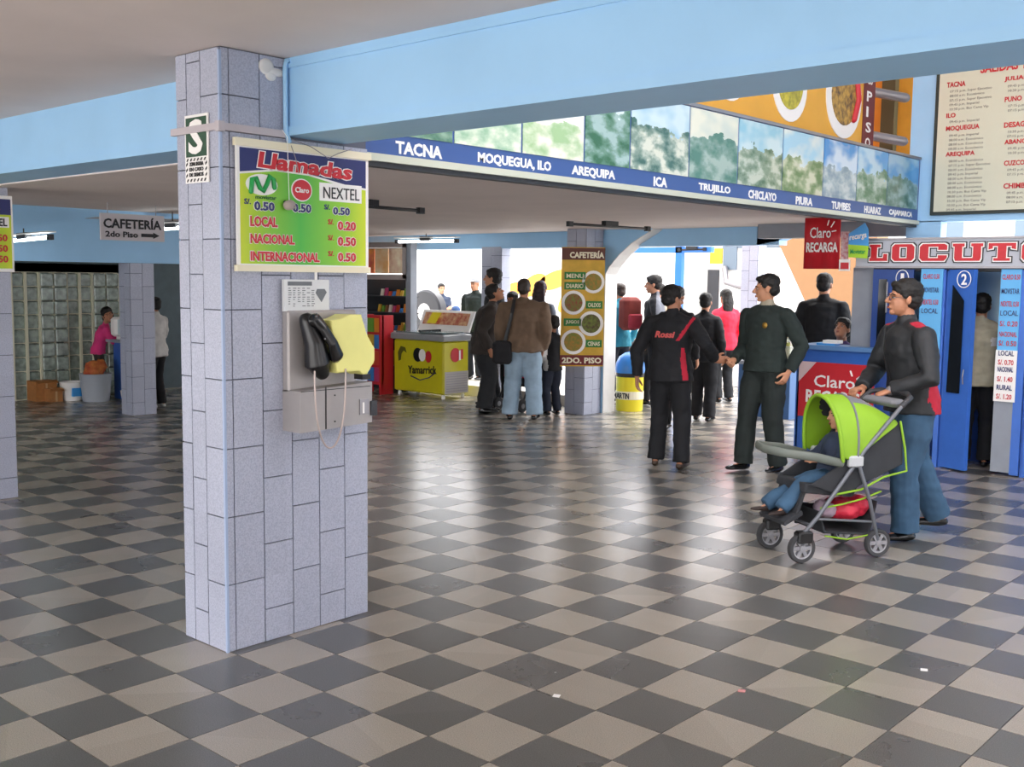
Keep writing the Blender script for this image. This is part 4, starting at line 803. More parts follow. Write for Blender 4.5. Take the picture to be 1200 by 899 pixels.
put('yellow_panel', G().tb(-25.6, -24.7, 53.9, 54.1, 6.6, 7.6), YEL, b3); put('door_pillar', G().tb(-25.7, -24.9, 53.85, 54.1, 2.4, 6.2), DGREY, b3); put('dark_window', G().tb(-24.6, -23.6, 53.9, 54.1, 6.2, 7.7), BG, b3); put('mirror_arm', G().tube([V3(-24.4, 53.8, 6.3), V3(-23.9, 53.2, 5.4), V3(-22.2, 53.4, 4.9)], .06), STEEL, b3, smooth=True)
sw = empty('spare_wheel', V3(-32.9, 35.2, .48), 'upright white-hubbed wheel outside, right of the kiosk', 'wheel')
wheel(sw, V3(-32.9, 35.2, 3.45), .40, .2, 1, DGREY, mat('hub_white', 'e6e4de', .4), 'tyre'); put('wheel_stand', G().tb(-33.6, -32.2, 35.0, 35.4, .48, 2.3), DGREY, sw)
pw = empty('peach_wall', V3(-13, 50, 0), 'peach wall with a slanting edge outside, behind the red banner', 'wall')
put('wall_slab', G().prism([V3(-20.6, 50, 10), V3(-18.4, 50, 7.4), V3(-15.6, 50, 2.2), V3(-14.6, 50, 0), V3(-12.6, 50, 0), V3(-12.6, 50, 12), V3(-20.6, 50, 12)], (0, 1.5*T, 0)), mat('peach_render', '96704c', .8, var=.03), pw)
fb = empty('far_building', V3(-60, 105, 0), 'pale building across the yard, bleached by daylight', 'building'); put('facade', G().tb(-140, 10, 105, 112, 0, 26), mat('pale_facade', 'e4e0d8', .8), fb)
wn = G()
for i in range(14): wn.tb(-130+i*9, -126+i*9, 104.9, 105.1, 9, 15)
put('window_row', wn, BG, fb, kind='stuff')
lw = empty('street_wall', V3(-60, 60, 0), 'whitewashed wall running along the left of the yard', 'wall'); put('wall_slab', G().tb(-75, -74, 20, 105, 0, 14), WHITE, lw)

# ------------------------------------------------------------------ people
SKIN = mat('skin_brown', 'b07a5c', .55, var=.04, vscale=20); SKIN2 = mat('skin_tan', 'c48d6c', .55, var=.04, vscale=20)
HAIR = mat('black_hair', '120f0c', .65, bump=.5, bscale=120); EYEW = mat('eye_white', 'a8a098', .3); EYED = mat('eye_dark', '1a100c', .2); LIP = mat('lips', '8c4a40', .5)
DENIM = mat('blue_denim', '365570', .85, var=.2, vscale=7, bump=.2, bscale=300); DENIM2 = mat('washed_denim', '8fa6b8', .85, var=.15, vscale=7, bump=.2, bscale=300)
def cloth(name, c, c2=None, rough=.85): return mat('cloth_'+name, c, rough, var=.14, vscale=9, bump=.2, bscale=260)
def ik(a, t, l1, l2, hint):
    """joint between a and t"""
    a = Vector(a); t = Vector(t); d = t-a; L = d.length
    if L > (l1+l2)*.995: t = a+d*((l1+l2)*.995/L); d = t-a; L = d.length
    x = (l1*l1-l2*l2+L*L)/(2*L); h = math.sqrt(max(l1*l1-x*x, 0)); n = d/L; q = Vector(hint); q = q-n*q.dot(n)
    q = q.normalized() if q.length > 1e-4 else Vector((0, 1, 0))
    return a+n*x+q*h, t
def hand(g, w, d, pn, th, curl=.35, s=1.0):
    """w wrist, d pointing direction, pn palm side, th thumb side"""
    w = Vector(w); d = Vector(d).normalized(); pn = Vector(pn); pn = (pn-d*pn.dot(d)).normalized(); sd = d.cross(pn).normalized()
    if sd.dot(Vector(th)) < 0: sd = -sd
    g.tube([w-d*.02, w+d*.03*s, w+d*.065*s, w+d*.09*s], [(.026*s, .02*s), (.034*s, .017*s), (.039*s, .016*s), (.037*s, .013*s)], ref=sd, n=12)
    for k, (o, L) in enumerate(((.029, .068), (.010, .077), (-.010, .071), (-.029, .056))):
        p = w+d*.088*s+sd*o*s; pts = [p-d*.012*s]; a = curl*(1+.12*k)*.7; ang = 0
        for j, f in enumerate((.45, .31, .24)):
            ang += a; p = p+(d*math.cos(ang)+pn*math.sin(ang))*L*f*s; pts.append(p)
        g.tube(pts, [.0095*s, .0088*s, .0082*s, .007*s], n=8, ref=sd)
    p = w+d*.028*s+sd*.026*s; t1 = p+(d*.55+sd*.7+pn*.25).normalized()*.034*s; t2 = t1+(d*.85+sd*.25+pn*.45).normalized()*.03*s; t3 = t2+(d*.85+pn*.5).normalized()*.022*s
    g.tube([p, t1, t2, t3], [.014*s, .0115*s, .0105*s, .008*s], n=8)
class F:  # frame of a head
    def __init__(s, c, yaw, pitch, roll, k): s.R = Matrix.Rotation(yaw, 3, 'Z')@Matrix.Rotation(-pitch, 3, 'X')@Matrix.Rotation(roll, 3, 'Y'); s.c = Vector(c); s.k = k
    def p(s, x, y, z): return s.c+s.R@Vector((x, y, z))*s.k
    def e(s, g, c, r, n=16): g.ell(s.p(*c), tuple(q*s.k for q in r), n, s.R)
def person(label, pos, face, H=1.7, skin=None, top=None, legs=None, shoe=None, near=False, head=(0, 0, 0), hands=None, feet=None, lean=(0, 0), bulk=1.0, hair='short', hairm=None,
           zones=None, hem=.80, legw=1.0, sleeve=True, group=None, girl=False, child=1.0, hint=None, pel=None, khint=None, curl=(.4, .4), base=0, handdir=None, extra=None, collar=.05, glasses=False, palm=None):
    """pos (u, v) in tiles, face (du, dv). Joint targets are in the figure's frame: x to its right, y forward, z up, for a 1.70 m figure"""
    S = H/1.7; rz = math.atan2(face[1], face[0])-math.pi/2
    root = empty('person', V3(pos[0], pos[1], base), label, 'person', group, rz)
    skin = skin or SKIN; hairm = hairm or HAIR
    v = .005 if near else .0085
    lx, ly = lean; pz = .93; pv = Vector(pel) if pel else Vector((0, 0, pz))
    wst = pv+Vector((lx*.25, ly*.25, .13)); chs = pv+Vector((lx*.7, ly*.7, .32)); sh = pv+Vector((lx*1.05, ly*1.05, .455)); nk = pv+Vector((lx*1.15, ly*1.15, .512)); 
    hs = 1.0+(child-1)
    hc = nk+Vector((lx*.12, ly*.12+.028, .132*hs))
    sx = .168*bulk if not girl else .15*bulk
    fy = (wst-pv).normalized()
    side = Vector((1, 0, 0))
    HT = dict(hands or {})
    for k_ in ('r', 'l'):
        if k_ in HT and len(HT[k_]) == 4:
            q_ = V3(*HT[k_][1:])-V3(pos[0], pos[1], base); HT[k_] = tuple((Matrix.Rotation(-rz, 3, 'Z')@q_)/S)
    HT = {'r': HT.get('r', (.24, .07, .86)), 'l': HT.get('l', (-.24, .07, .86))}
    hn = hint or {'r': (.5, -1, -.3), 'l': (-.5, -1, -.3)}
    FT = feet or {}; FT = {'r': FT.get('r', (.10, 0, .08)), 'l': FT.get('l', (-.10, 0, .08))}
    kn = khint or {'r': (.05, 1, 0), 'l': (-.05, 1, 0)}
    J = {}
    for s_, q in (('r', 1), ('l', -1)):
        so_ = sh+Vector((sx*q, 0, -.042)); el, wr = ik(so_, HT[s_], .285, .25, hn[s_]); J['s'+s_] = so_; J['e'+s_] = el; J['w'+s_] = wr
        hp = pv+Vector((.085*q, 0, -.03)); k_, an = ik(hp, FT[s_], .42, .41, kn[s_]); J['h'+s_] = hp; J['k'+s_] = k_; J['a'+s_] = an
    # --- one continuous body
    g = G()
    g.tube([pv-Vector((0, 0, .07)), pv, wst, chs, sh-Vector((0, 0, .03)), sh+(nk-sh)*.5], [(.12, .085), (.135, .09), (.115, .08), (.14, .095), (.15, .07), (.06, .05)], ref=side, n=16)
    g.tube([sh, nk, hc-Vector((0, .02, .06))], [.056, .052*min(1, hs), .05], n=12)
    for s_, q in (('r', 1), ('l', -1)):
        a, b, c = J['s'+s_], J['e'+s_], J['w'+s_]
        g.tube([sh+Vector((sx*.4*q, 0, -.015)), a], [.04, .042], n=10); g.tube([a, a+(b-a)*.5, b, b+(c-b)*.4, c], [.043, .04, .034, .034, .023], n=10)
        d = (c-b).normalized() if not handdir or s_ not in handdir else Vector(handdir[s_])
        pn = Vector((-q, 0, 0)) if not palm or s_ not in palm else Vector(palm[s_])
        th = d.cross(pn)*q; hsz = .95 if girl else 1.0
        hand(g, c, d, pn, th, curl[0] if s_ == 'r' else curl[1], hsz)
        h, k, an = J['h'+s_], J['k'+s_], J['a'+s_]
        g.tube([h, h+(k-h)*.5, k, k+(an-k)*.4, an], [.075, .065, .048, .045, .033], n=12)
        fd = Vector((.12*q, 1, 0)).normalized(); g.tube([an-Vector((0, 0, .03))-fd*.04, an-Vector((0, 0, .045))+fd*.12], [.03, .025], n=8)
    hf = F(hc, head[0], head[1], head[2], hs)
    hf.e(g, (0, -.012, .035), (.072, .09, .082)); hf.e(g, (0, .018, -.035), (.058, .066, .075)); hf.e(g, (0, .056, -.09), (.026, .022, .02)); hf.e(g, (0, -.03, -.02), (.056, .06, .06))
    hf.e(g, (0, .074, .02), (.046, .016, .013)); hf.e(g, (0, .062, -.03), (.045, .022, .028)); hf.e(g, (0, .079, -.062), (.023, .013, .010))
    g.tube([hf.p(0, .084, .012), hf.p(0, .098, -.008), hf.p(0, .108, -.026)], [.008*hs, .010*hs, .013*hs], n=8); hf.e(g, (0, .09, -.03), (.017, .014, .009))
    for q in (1, -1): hf.e(g, (.074*q, -.008, -.005), (.010, .019, .03), 10)
    for i, p in enumerate(g.v): g.v[i] = p*S
    put('body', remesh(g, v, 3), skin, root, smooth=True, local=True)
    # --- hair
    if hair:
        h = G()
        if hair == 'cap':
            hf.e(h, (0, -.018, .055), (.083, .098, .066)); h.tube([hf.p(-.05, .07, .055), hf.p(0, .1, .055), hf.p(.05, .07, .055)], .012, n=8, ref=(0, 0, 1)); hf.e(h, (0, .10, .05), (.055, .05, .008))
        elif hair == 'beanie': hf.e(h, (0, -.018, .055), (.086, .1, .08)); hf.e(h, (0, -.04, .0), (.078, .07, .06))
        else:
            vol = .006 if hair == 'short' else .012
            hf.e(h, (0, -.022, .058), (.076+vol, .09+vol, .07+vol)); hf.e(h, (0, -.052, .0), (.066+vol, .058+vol, .07)); hf.e(h, (0, .045, .085), (.055, .045, .028))
            for q in (1, -1): hf.e(h, (.069*q, .012, .04), (.012, .03, .04), 10)
            if hair == 'long': h.tube([hf.p(0, -.06, .03), hf.p(0, -.085, -.06), hf.p(0, -.09, -.16), hf.p(0, -.085, -.26)], [(.085, .05), (.095, .045), (.09, .04), (.05, .025)], ref=hf.R@Vector((1, 0, 0)), n=14)
            if hair == 'tied': hf.e(h, (0, -.115, .03), (.035, .035, .035))
            if hair == 'bob': hf.e(h, (0, -.04, -.03), (.092, .07, .09))
        for i, p in enumerate(h.v): h.v[i] = p*S
        put('cap' if hair in ('cap', 'beanie') else 'hair', remesh(h, .006 if near else .009, 2, wrinkle=.006 if hair not in ('cap', 'beanie') else .001, wf=34), hairm, root, smooth=True, local=True)
    # --- face details
    for q, nm in ((1, 'eye'), (-1, 'eye')):
        e_ = G(); hf.e(e_, (.03*q, .0735, .001), (.012, .009, .0055), 10); 
        for i, p in enumerate(e_.v): e_.v[i] = p*S
        eo = put(nm, e_, EYEW, root, smooth=True, local=True)
        e_ = G(); hf.e(e_, (.03*q, .0805, .001), (.006, .004, .006), 8)
        for i, p in enumerate(e_.v): e_.v[i] = p*S
        put('iris', e_, EYED, eo, smooth=True, local=True)
    e_ = G()
    for q in (1, -1): e_.tube([hf.p(.014*q, .089, .018), hf.p(.032*q, .088, .024), hf.p(.048*q, .076, .019)], .0035*hs, n=6)
    for i, p in enumerate(e_.v): e_.v[i] = p*S
    put('eyebrows', e_, hairm if hair not in ('cap', 'beanie') else HAIR, root, local=True)
    e_ = G(); hf.e(e_, (0, .089, -.059), (.020, .006, .004), 8); hf.e(e_, (0, .088, -.067), (.018, .007, .004), 8)
    for i, p in enumerate(e_.v): e_.v[i] = p*S
    put('lips', e_, LIP, root, smooth=True, local=True)
    if glasses:
        e_ = G()
        for q in (1, -1):
            e_.tube([hf.p(.032*q+.023*math.cos(w), .1-.006*abs(math.cos(w)), -.001+.017*math.sin(w)) for w in [k*math.pi/8 for k in range(17)]], .0016, n=5, cap=False)
            e_.tube([hf.p(.055*q, .092, .004), hf.p(.078*q, .02, .006)], .0018, n=5)
        e_.tube([hf.p(-.009, .1, .002), hf.p(.009, .1, .002)], .0016, n=5)
        for i, p in enumerate(e_.v): e_.v[i] = p*S
        put('glasses', e_, DGREY, root, local=True)
    # --- jacket or sweater
    b_ = bulk; t = G(); hz_ = hem
    hemc = pv+(Vector((0, 0, -1)))*(pz-hz_) if not pel else pv+Vector((0, .0, -.06))
    hemr = (.186*b_, .146*b_)
    t.tube([hemc, pv, wst, chs, sh-(sh-chs)*.25, sh, sh+(nk-sh)*.45], [hemr, (.180*b_, .138*b_), (.155*b_, .12*b_), (.17*b_, .13*b_), (.17*b_, .115*b_), (.14*b_, .082*b_), (.08, .07)], ref=side, n=18, flat=(0,))
    t.tube([sh, nk+Vector((0, 0, -.01+collar*.4))], [.075, .062], n=14)
    cs_ = G()
    for s_, q in (('r', 1), ('l', -1)):
        a, b, c = J['s'+s_], J['e'+s_], J['w'+s_]
        e2 = c-(c-b).normalized()*.01 if sleeve else a+(b-a)*.6
        t.tube([sh+Vector((sx*.25*q, 0, .0)), a+Vector((-.02*q, 0, 0))], [.062*b_, .060*b_], n=12); t.ell(a, (.066*b_, .066*b_, .064*b_), 12)
        if sleeve: t.tube([a, a+(b-a)*.35, a+(b-a)*.7, b, b+(e2-b)*.5, e2], [.066*b_, .066*b_, .060*b_, .056*b_, .052*b_, .044*b_], n=12, flat=(1,))
        else: t.tube([a, e2], [.066*b_, .062*b_], n=12, flat=(1,))
    for i, p in enumerate(t.v): t.v[i] = p*S
    me = remesh(t, .009 if near else .013, 3, wrinkle=.010 if near else .012, wf=8)
    tops = top if isinstance(top, list) else [top]
    if zones:
        n = len(me.polygons); c = np.empty(n*3); me.polygons.foreach_get('center', c); c = c.reshape(-1, 3)/S; mi = np.zeros(n, int)
        for k, fn in zones: mi[fn(c[:, 0], c[:, 1], c[:, 2])] = k
        me.polygons.foreach_set('material_index', mi)
    put('jacket', me, tops, root, smooth=True, local=True)
    # --- trousers
    l = G()
    l.tube([pv-Vector((0, 0, .06)), pv+Vector((0, 0, .06))], [(.148*b_, .112*b_), (.14*b_, .108*b_)], ref=side, n=16)
    for s_, q in (('r', 1), ('l', -1)):
        h, k, an = J['h'+s_], J['k'+s_], J['a'+s_]; e2 = an-(an-k).normalized()*(-.015)
        l.tube([h+Vector((-.005*q, 0, 0)), h+(k-h)*.5, k, k+(e2-k)*.5, e2], [.096*b_, .088*b_*legw, .072*b_*legw, .068*b_*legw, .070*b_*legw], n=14, flat=(1,))
    for i, p in enumerate(l.v): l.v[i] = p*S
    put('trousers', remesh(l, .009 if near else .013, 3, wrinkle=.010, wf=7), legs, root, smooth=True, local=True)
    # --- shoes
    for s_, q in (('r', 1), ('l', -1)):
        k, an = J['k'+s_], J['a'+s_]; dn = (an-k).normalized(); fl = Vector((.14*q, 1, 0)).normalized()
        if feet and 'dir' in feet: fl = Vector(feet['dir']).normalized()
        up = Vector((0, 0, 1)); sd = fl.cross(up); x = G(); o = an+Vector((0, 0, -.045))
        x.tube([o-fl*.05, o, o+fl*.07, o+fl*.14, o+fl*.185], [(.034, .030), (.038, .034), (.042, .028), (.042, .022), (.03, .016)], ref=sd, n=14)
        x.tube([o+Vector((0, 0, .05))-fl*.015, o-fl*.01], [.036, .038], n=10)
        zmin = an.z-.078
        for i, p in enumerate(x.v): x.v[i] = Vector((p.x, p.y, max(p.z, zmin)))*S
        put('shoe', remesh(x, .006 if near else .009, 1), shoe or mat('black_leather', '121214', .25), root, smooth=True, local=True)
    root['S'] = S
    return root, J, hf, S
def lput(name, g, m, root, S=1, **k):
    for i, p in enumerate(g.v): g.v[i] = p*S
    return put(name, g, m, root, local=True, **k)

BLKC = cloth('black', '15161a'); DRKG = cloth('dark_green', '1f2a27'); CHAR = cloth('charcoal', '1e2023'); NAVYC = cloth('navy', '1b2130'); REDC = cloth('red', 'b01c34'); GREYC = cloth('grey', '6c7078')
BRNC = cloth('brown', '6a5644'); DBRN = cloth('dark_brown', '332c28'); WHC = cloth('white', 'd2d0cc'); PINKC = cloth('pink', 'd8387c'); BEIGE = cloth('beige', 'a89878'); BRED = cloth('bright_red', 'e02844'); LBLC = cloth('light_blue', '6f9fd0'); SUIT = cloth('suit', '0f1013')

# man pushing the stroller, in profile
zn = [(1, lambda x, y, z: (z > 1.37) & (np.abs(x) > .10) & (np.abs(x) < .22-.4*(1.42-z)) & (y < .10)), (1, lambda x, y, z: (np.abs(x) < .205) & (np.abs(x) > .05) & (z < 1.22) & (z > .78) & (y < .035-.18*(z-.8)) & (y > -.12+.05*(z-.8)))]
r, J, hf, S = person('man in dark jacket with red patches and jeans, pushing the stroller', (3.24, 15.02), (-.62, -.78), 1.67, SKIN, [cloth('jacket_grey', '1d1f22', rough=.6), REDC], DENIM, near=True,
    hands={'r': (.14, .28, .985), 'l': (-.17, .25, 1.0)}, feet={'r': (.11, -.30, .08), 'l': (-.09, .06, .08)}, lean=(0, .055), bulk=1.16, head=(-.15, -.12, 0), zones=zn, legw=1.15, glasses=True, hair='full',
    hint={'r': (1, -.5, -.6), 'l': (-1, -.5, -.6)}, palm={'r': (0, -.2, -1), 'l': (0, -.2, -1)}, handdir={'r': (-.35, .9, -.15), 'l': (.25, .9, -.35)}, curl=(1.2, 1.0), hem=.84)
wr = J['wl']; el = J['el']; dd = (wr-el).normalized()
w1 = lput('wrist_watch', G().tube([wr-dd*.012, wr+dd*.006], .031, n=18), STEEL, r, S, smooth=.6); lput('watch_face', G().ell(wr-dd*.003+Vector((-.02, -.01, .026)), (.017, .017, .010)), WPR, w1, S, smooth=True)
lput('zip', G().tube([Vector((.0, .135, .95)), Vector((0, .18, 1.1)), Vector((0, .225, 1.26)), Vector((0, .215, 1.38))], .004, n=6), BLK, r, S)

# police officer
r, J, hf, S = person('police officer in dark green uniform, black shoes, shaking hands beside the counter', (-3.0, 20.1), (-.10, -1), 1.71, SKIN2, [DRKG, mat('cloth_shirt_beige', '9c9480', .8)], cloth('police_trousers', '1b2321'), near=True,
    hands={'r': ('w', -3.68, 19.45, 3.22), 'l': (-.25, .03, .88)}, feet={'r': (.13, .10, .08), 'l': (-.13, -.04, .08)}, head=(-.95, .02, 0), bulk=1.13, hair='short', hint={'r': (.3, -.6, -1), 'l': (-.8, -1, -.2)}, curl=(.8, .7), hem=.87, palm={'r': (-.3, .4, 0)},
    zones=[(1, lambda x, y, z: (z > 1.435) & (np.hypot(x, y) < .075))], legw=1.08)
lput('badge', G().lathe([(.02, 0), (.026, .004), (.01, .009)], Vector((-.085, .155, 1.27)), 12, 1), mat('gold_badge', 'a8843c', .35, .7), r, S)
for q in (1, -1): lput('epaulette', G().rbox(.13*q-.035, .13*q+.035, -.02, .03, 1.398, 1.408, .003), mat('gold_thread', '8c7430', .6), r, S)
lput('belt', G().tube([Vector((.0, 0, .885)), Vector((0, 0, .90))], [(.18, .13), (.18, .13)], n=20, flat=(0, 1)), mat('black_leather', ''), r, S)

# man in black sports jacket, back to us
zr = [(1, lambda x, y, z: (x > .115) & (x < .19) & (y < -.02) & (z < 1.13) & (z > .84) & (np.abs(x-.12-.35*(1.13-z)*.45) < .022)), (1, lambda x, y, z: (np.abs((x-.10)-(z-1.22)*.6) < .017) & (z > 1.2) & (z < 1.42) & (y < -.02) & (x < .24))]
r, J, hf, S = person('man seen from behind in black jacket with red lettering and red side stripe', (-5.25, 18.6), (-.35, .95), 1.60, SKIN, [BLKC, REDC], BLKC, near=True,
    hands={'r': ('w', -4.12, 19.15, 3.22), 'l': (-.32, .0, .84)}, handdir={'r': (.9, .4, 0)}, feet={'r': (.13, -.04, .08), 'l': (-.13, .04, .08)}, head=(-.75, .08, 0), bulk=1.17, hair='full', zones=zr, hint={'r': (.8, -.6, -.9), 'l': (-1, -.5, -.2)}, hem=.82, curl=(.8, .5), shoe=mat('brown_leather', '3a2a1c', .4))
me = textmesh('Rossi', .04, .25); n_ = len(me.vertices); co = np.empty(n_*3); me.vertices.foreach_get('co', co); co = co.reshape(-1, 3); mn = co.min(0); mx = co.max(0); q_ = (co-mn)/(mx-mn)
X = -.125+q_[:, 0]*.19; Y = -.150-q_[:, 2]*.003+.9*np.abs(X+.0)**2*1.2; me.vertices.foreach_set('co', (np.stack([X, Y, 1.225+q_[:, 1]*.06], 1)*S).ravel()); put('back_lettering', me, mat('pale_red_thread', 'c8504c', .6), r, local=True)

# woman in black seen from behind
person('short-haired woman in black seen from behind, right of the man with red lettering', (-10.1, 28.3), (-.3, 1), 1.50, SKIN, BLKC, BLKC, hair='full', bulk=1.06, girl=True, legw=1.15, feet={'r': (.1, -.05, .08), 'l': (-.1, .06, .08)})
# brown jacket man with shoulder bag
r, J, hf, S = person('man in brown jacket and pale jeans seen from behind, black shoulder bag', (-15.2, 23.4), (-.6, .8), 1.64, SKIN, BRNC, DENIM2, hair='short', bulk=1.36, hem=.83, legw=1.08, hairm=mat('dark_brown_hair', '2a1f17', .5), feet={'r': (.15, 0, .08), 'l': (-.15, 0, .08)}, head=(0, .1, 0))
bg = lput('shoulder_bag', remesh(G().rbox(-.36, -.16, -.13, .04, .66, .92, .03), .012, 3), BLK, r) if False else put('shoulder_bag', remesh(G().rbox(-.34, -.12, -.20, -.06, .66, .93, .03), .012, 3, wrinkle=.006, wf=12), cloth('bag_black', '17181c'), r, smooth=True, local=True)
lput('bag_strap', G().tube([Vector((-.2, -.14, .92)), Vector((-.155, -.155, 1.1)), Vector((-.12, -.165, 1.25)), Vector((-.10, -.12, 1.40)), Vector((-.09, -.02, 1.45))], [(.02, .005)]*5, n=8), BLK, r)
# others of the group at the left of the tiled poster pillar
person('stooping dark-haired man in dark brown jacket, left of the brown-jacketed man', (-17.75, 23.95), (.6, .5), 1.58, SKIN, DBRN, CHAR, hair='full', bulk=1.4, lean=(0, .08), head=(0, -.5, 0), legw=1.1, hem=.78, group=None)
r, J, hf, S = person('child in dark vest and white sleeves beside the poster pillar', (-15.3, 25.35), (-.9, .3), 1.17, SKIN, [BLKC, WHC], NAVYC, hair='full', child=1.22, zones=[(1, lambda x, y, z: (np.abs(x) > .15))], hem=.78, legw=1.15, hands={'l': (-.15, .2, .92), 'r': (.2, .1, .86)})
person('long-haired woman in grey top behind the brown-jacketed man', (-17.6, 27.2), (-.3, .95), 1.61, SKIN, GREYC, CHAR, hair='long', girl=True, hairm=mat('reddish_dark_hair', '2c1418', .5))
person('person with short dark hair and red scarf, mostly hidden in the group', (-19.3, 27.35), (.3, -.9), 1.47, SKIN, cloth('wine', '4c1c26'), CHAR, hair='full')
person('tall dark-haired man in pale collar looking left, behind the stooping man', (-19.15, 26.0), (-.8, -.4), 1.77, SKIN2, [CHAR, WHC], CHAR, hair='full', zones=[(1, lambda x, y, z: (z > 1.38))], head=(0, -.1, 0))
person('person in pale cap and dark green jacket, beside the tall man', (-24.3, 30.2), (.2, -1), 1.52, SKIN2, cloth('bottle_green', '222c28'), NAVYC, hair='cap', hairm=mat('cap_grey', 'a8a8ac', .8), base=.48, bulk=1.1)
# seated pair outside and bench
bch = empty('bench', V3(-29.6, 33.4, .48), 'low dark bench outside behind the freezer', 'bench'); put('seat', G().tb(-31.2, -28, 33.0, 34.2, 1.3, 1.5), DGREY, bch)
for a in (-30.9, -28.4): put('leg', G().tb(a, a+.2, 33.1, 34.0, .48, 1.3), DGREY, bch)
SIT = dict(pel=(0, -.05, .52), feet={'r': (.12, .36, .08), 'l': (-.12, .36, .08)}, hands={'r': (.14, .28, .62), 'l': (-.14, .28, .62)})
person('seated person in blue jacket outside, left of the dark green jacket', (-29.1, 33.6), (.45, -.9), 1.5, SKIN, cloth('blue_jacket', '34507c'), NAVYC, hair='beanie', hairm=cloth('blue_jacket', ''), base=.144, bulk=1.2, **SIT)
person('seated person with dark round hair outside, above the freezer display', (-30.5, 33.8), (.2, -.95), 1.27, SKIN, DBRN, NAVYC, hair='bob', base=.144, pel=(0, -.05, .52), feet={'r': (.12, .36, .08), 'l': (-.12, .36, .08)}, hands={'r': (.14, .28, .62), 'l': (-.14, .28, .62)})
person('man standing far outside with folded arms above the freezer', (-39.0, 42.2), (.75, -.35), 1.53, SKIN2, cloth('dusk_blue', '303c52'), NAVYC, hair='short', base=.48 if False else .0, hands={'r': (-.08, .2, 1.14), 'l': (.08, .22, 1.10)}, hint={'r': (1, -.2, -.5), 'l': (-1, -.2, -.5)})
# right of the poster pillar
r, J, hf, S = person('traveller with red and brown backpack beside the litter bin', (-16.3, 31.2), (-.9, .3), 1.60, SKIN, cloth('teal', '3f9cb4'), NAVYC, hair='short', hairm=mat('dark_brown_hair', ''))
bp_ = put('backpack', remesh(G().rbox(-.14, .14, -.34, -.12, .98, 1.42, .05), .012, 4), cloth('backpack_brown', '7a3028'), r, smooth=True, local=True)
lput('backpack_pocket', G().rbox(-.11, .11, -.38, -.33, 1.0, 1.2, .02), cloth('backpack_red', 'a83440'), bp_)
person('tall man in grey and black jacket facing left, right of the backpack traveller', (-14.3, 31.0), (-.75, -.5), 1.71, SKIN, [BLKC, GREYC], BLKC, hair='full', zones=[(1, lambda x, y, z: (y < -.02) & (z > .95))], bulk=1.08, feet={'r': (.1, .1, .08), 'l': (-.1, -.14, .08)})
person('man in beige vest standing behind the tall grey-jacketed man', (-16.9, 35.2), (-.7, -.4), 1.6, SKIN2, BEIGE, CHAR, hair='short')
person('dark-haired person mostly hidden behind the man with red lettering', (-9.4, 25.2), (-.2, 1), 1.58, SKIN, BLKC, BLKC, hair='full')
person('woman in bright red top with long dark hair beside the far tiled column', (-12.9, 34.6), (-.8, .4), 1.53, SKIN, BRED, CHAR, hair='long', girl=True, bulk=1.1)
# behind the counter
person('man in black suit with his back turned behind the counter', (-4.9, 27.6), (-.2, 1), 1.74, SKIN, SUIT, SUIT, hair='short', bulk=1.15)
person('dark-haired woman cashier, head just above the blue counter', (-3.25, 25.6), (.35, -.95), 1.62, SKIN, cloth('purple', '4a3a6c'), CHAR, hair='tied', girl=True, head=(-.3, -.5, 0), pel=(0, 0, .60), feet={'r': (.12, .36, .2), 'l': (-.12, .36, .2)}, hands={'r': (.2, .2, .75), 'l': (-.2, .2, .75)})
sl = empty('stool', V3(-3.25, 25.6, 0), 'stool under the cashier behind the counter', 'stool'); put('seat', G().lathe([(.15, .42), (.17, .45), (.15, .48)], V3(-3.25, 25.6, 0), 20), BLK, sl); put('pedestal', G().lathe([(.18, 0), (.03, .03), (.03, .42)], V3(-3.25, 25.6, 0), 16), STEEL, sl)
person('caller in beige and white jacket standing inside booth 2', (1.15, 25.5), (-.3, 1), 1.56, SKIN, [cloth('cream_jacket', 'b0a890'), WHC], BLKC, hair='full', zones=[(1, lambda x, y, z: (z < 1.28) & (z > 1.2) & (np.abs(x) > .1))], bulk=1.1, hands={'r': (.25, .12, .95), 'l': (-.14, .28, 1.45)}, hint={'r': (.8, -.4, -.6), 'l': (-1, 0, -1)})
# far left
person('girl in pink sweater leaning on the blue desk at the far left', (-33.0, 15.2), (.35, .93), 1.16, SKIN, PINKC, DBRN, hair='bob', child=1.25, girl=True, lean=(.1, .12), head=(-1.5, -.1, .3), hands={'r': (.16, .34, 1.3), 'l': (-.05, .36, 1.3)}, hem=.85)
person('person in white jacket and black trousers standing by the left tiled pillar', (-27.9, 15.1), (-.8, -.3), 1.36, SKIN, WHC, BLKC, hair='full', hands={'l': (-.06, .2, 1.1), 'r': (.08, .2, 1.12)}, hint={'r': (1, -.2, -.5), 'l': (-1, -.2, -.5)}, shoe=mat('white_leather', 'b8b6b2', .5), bulk=1.1)

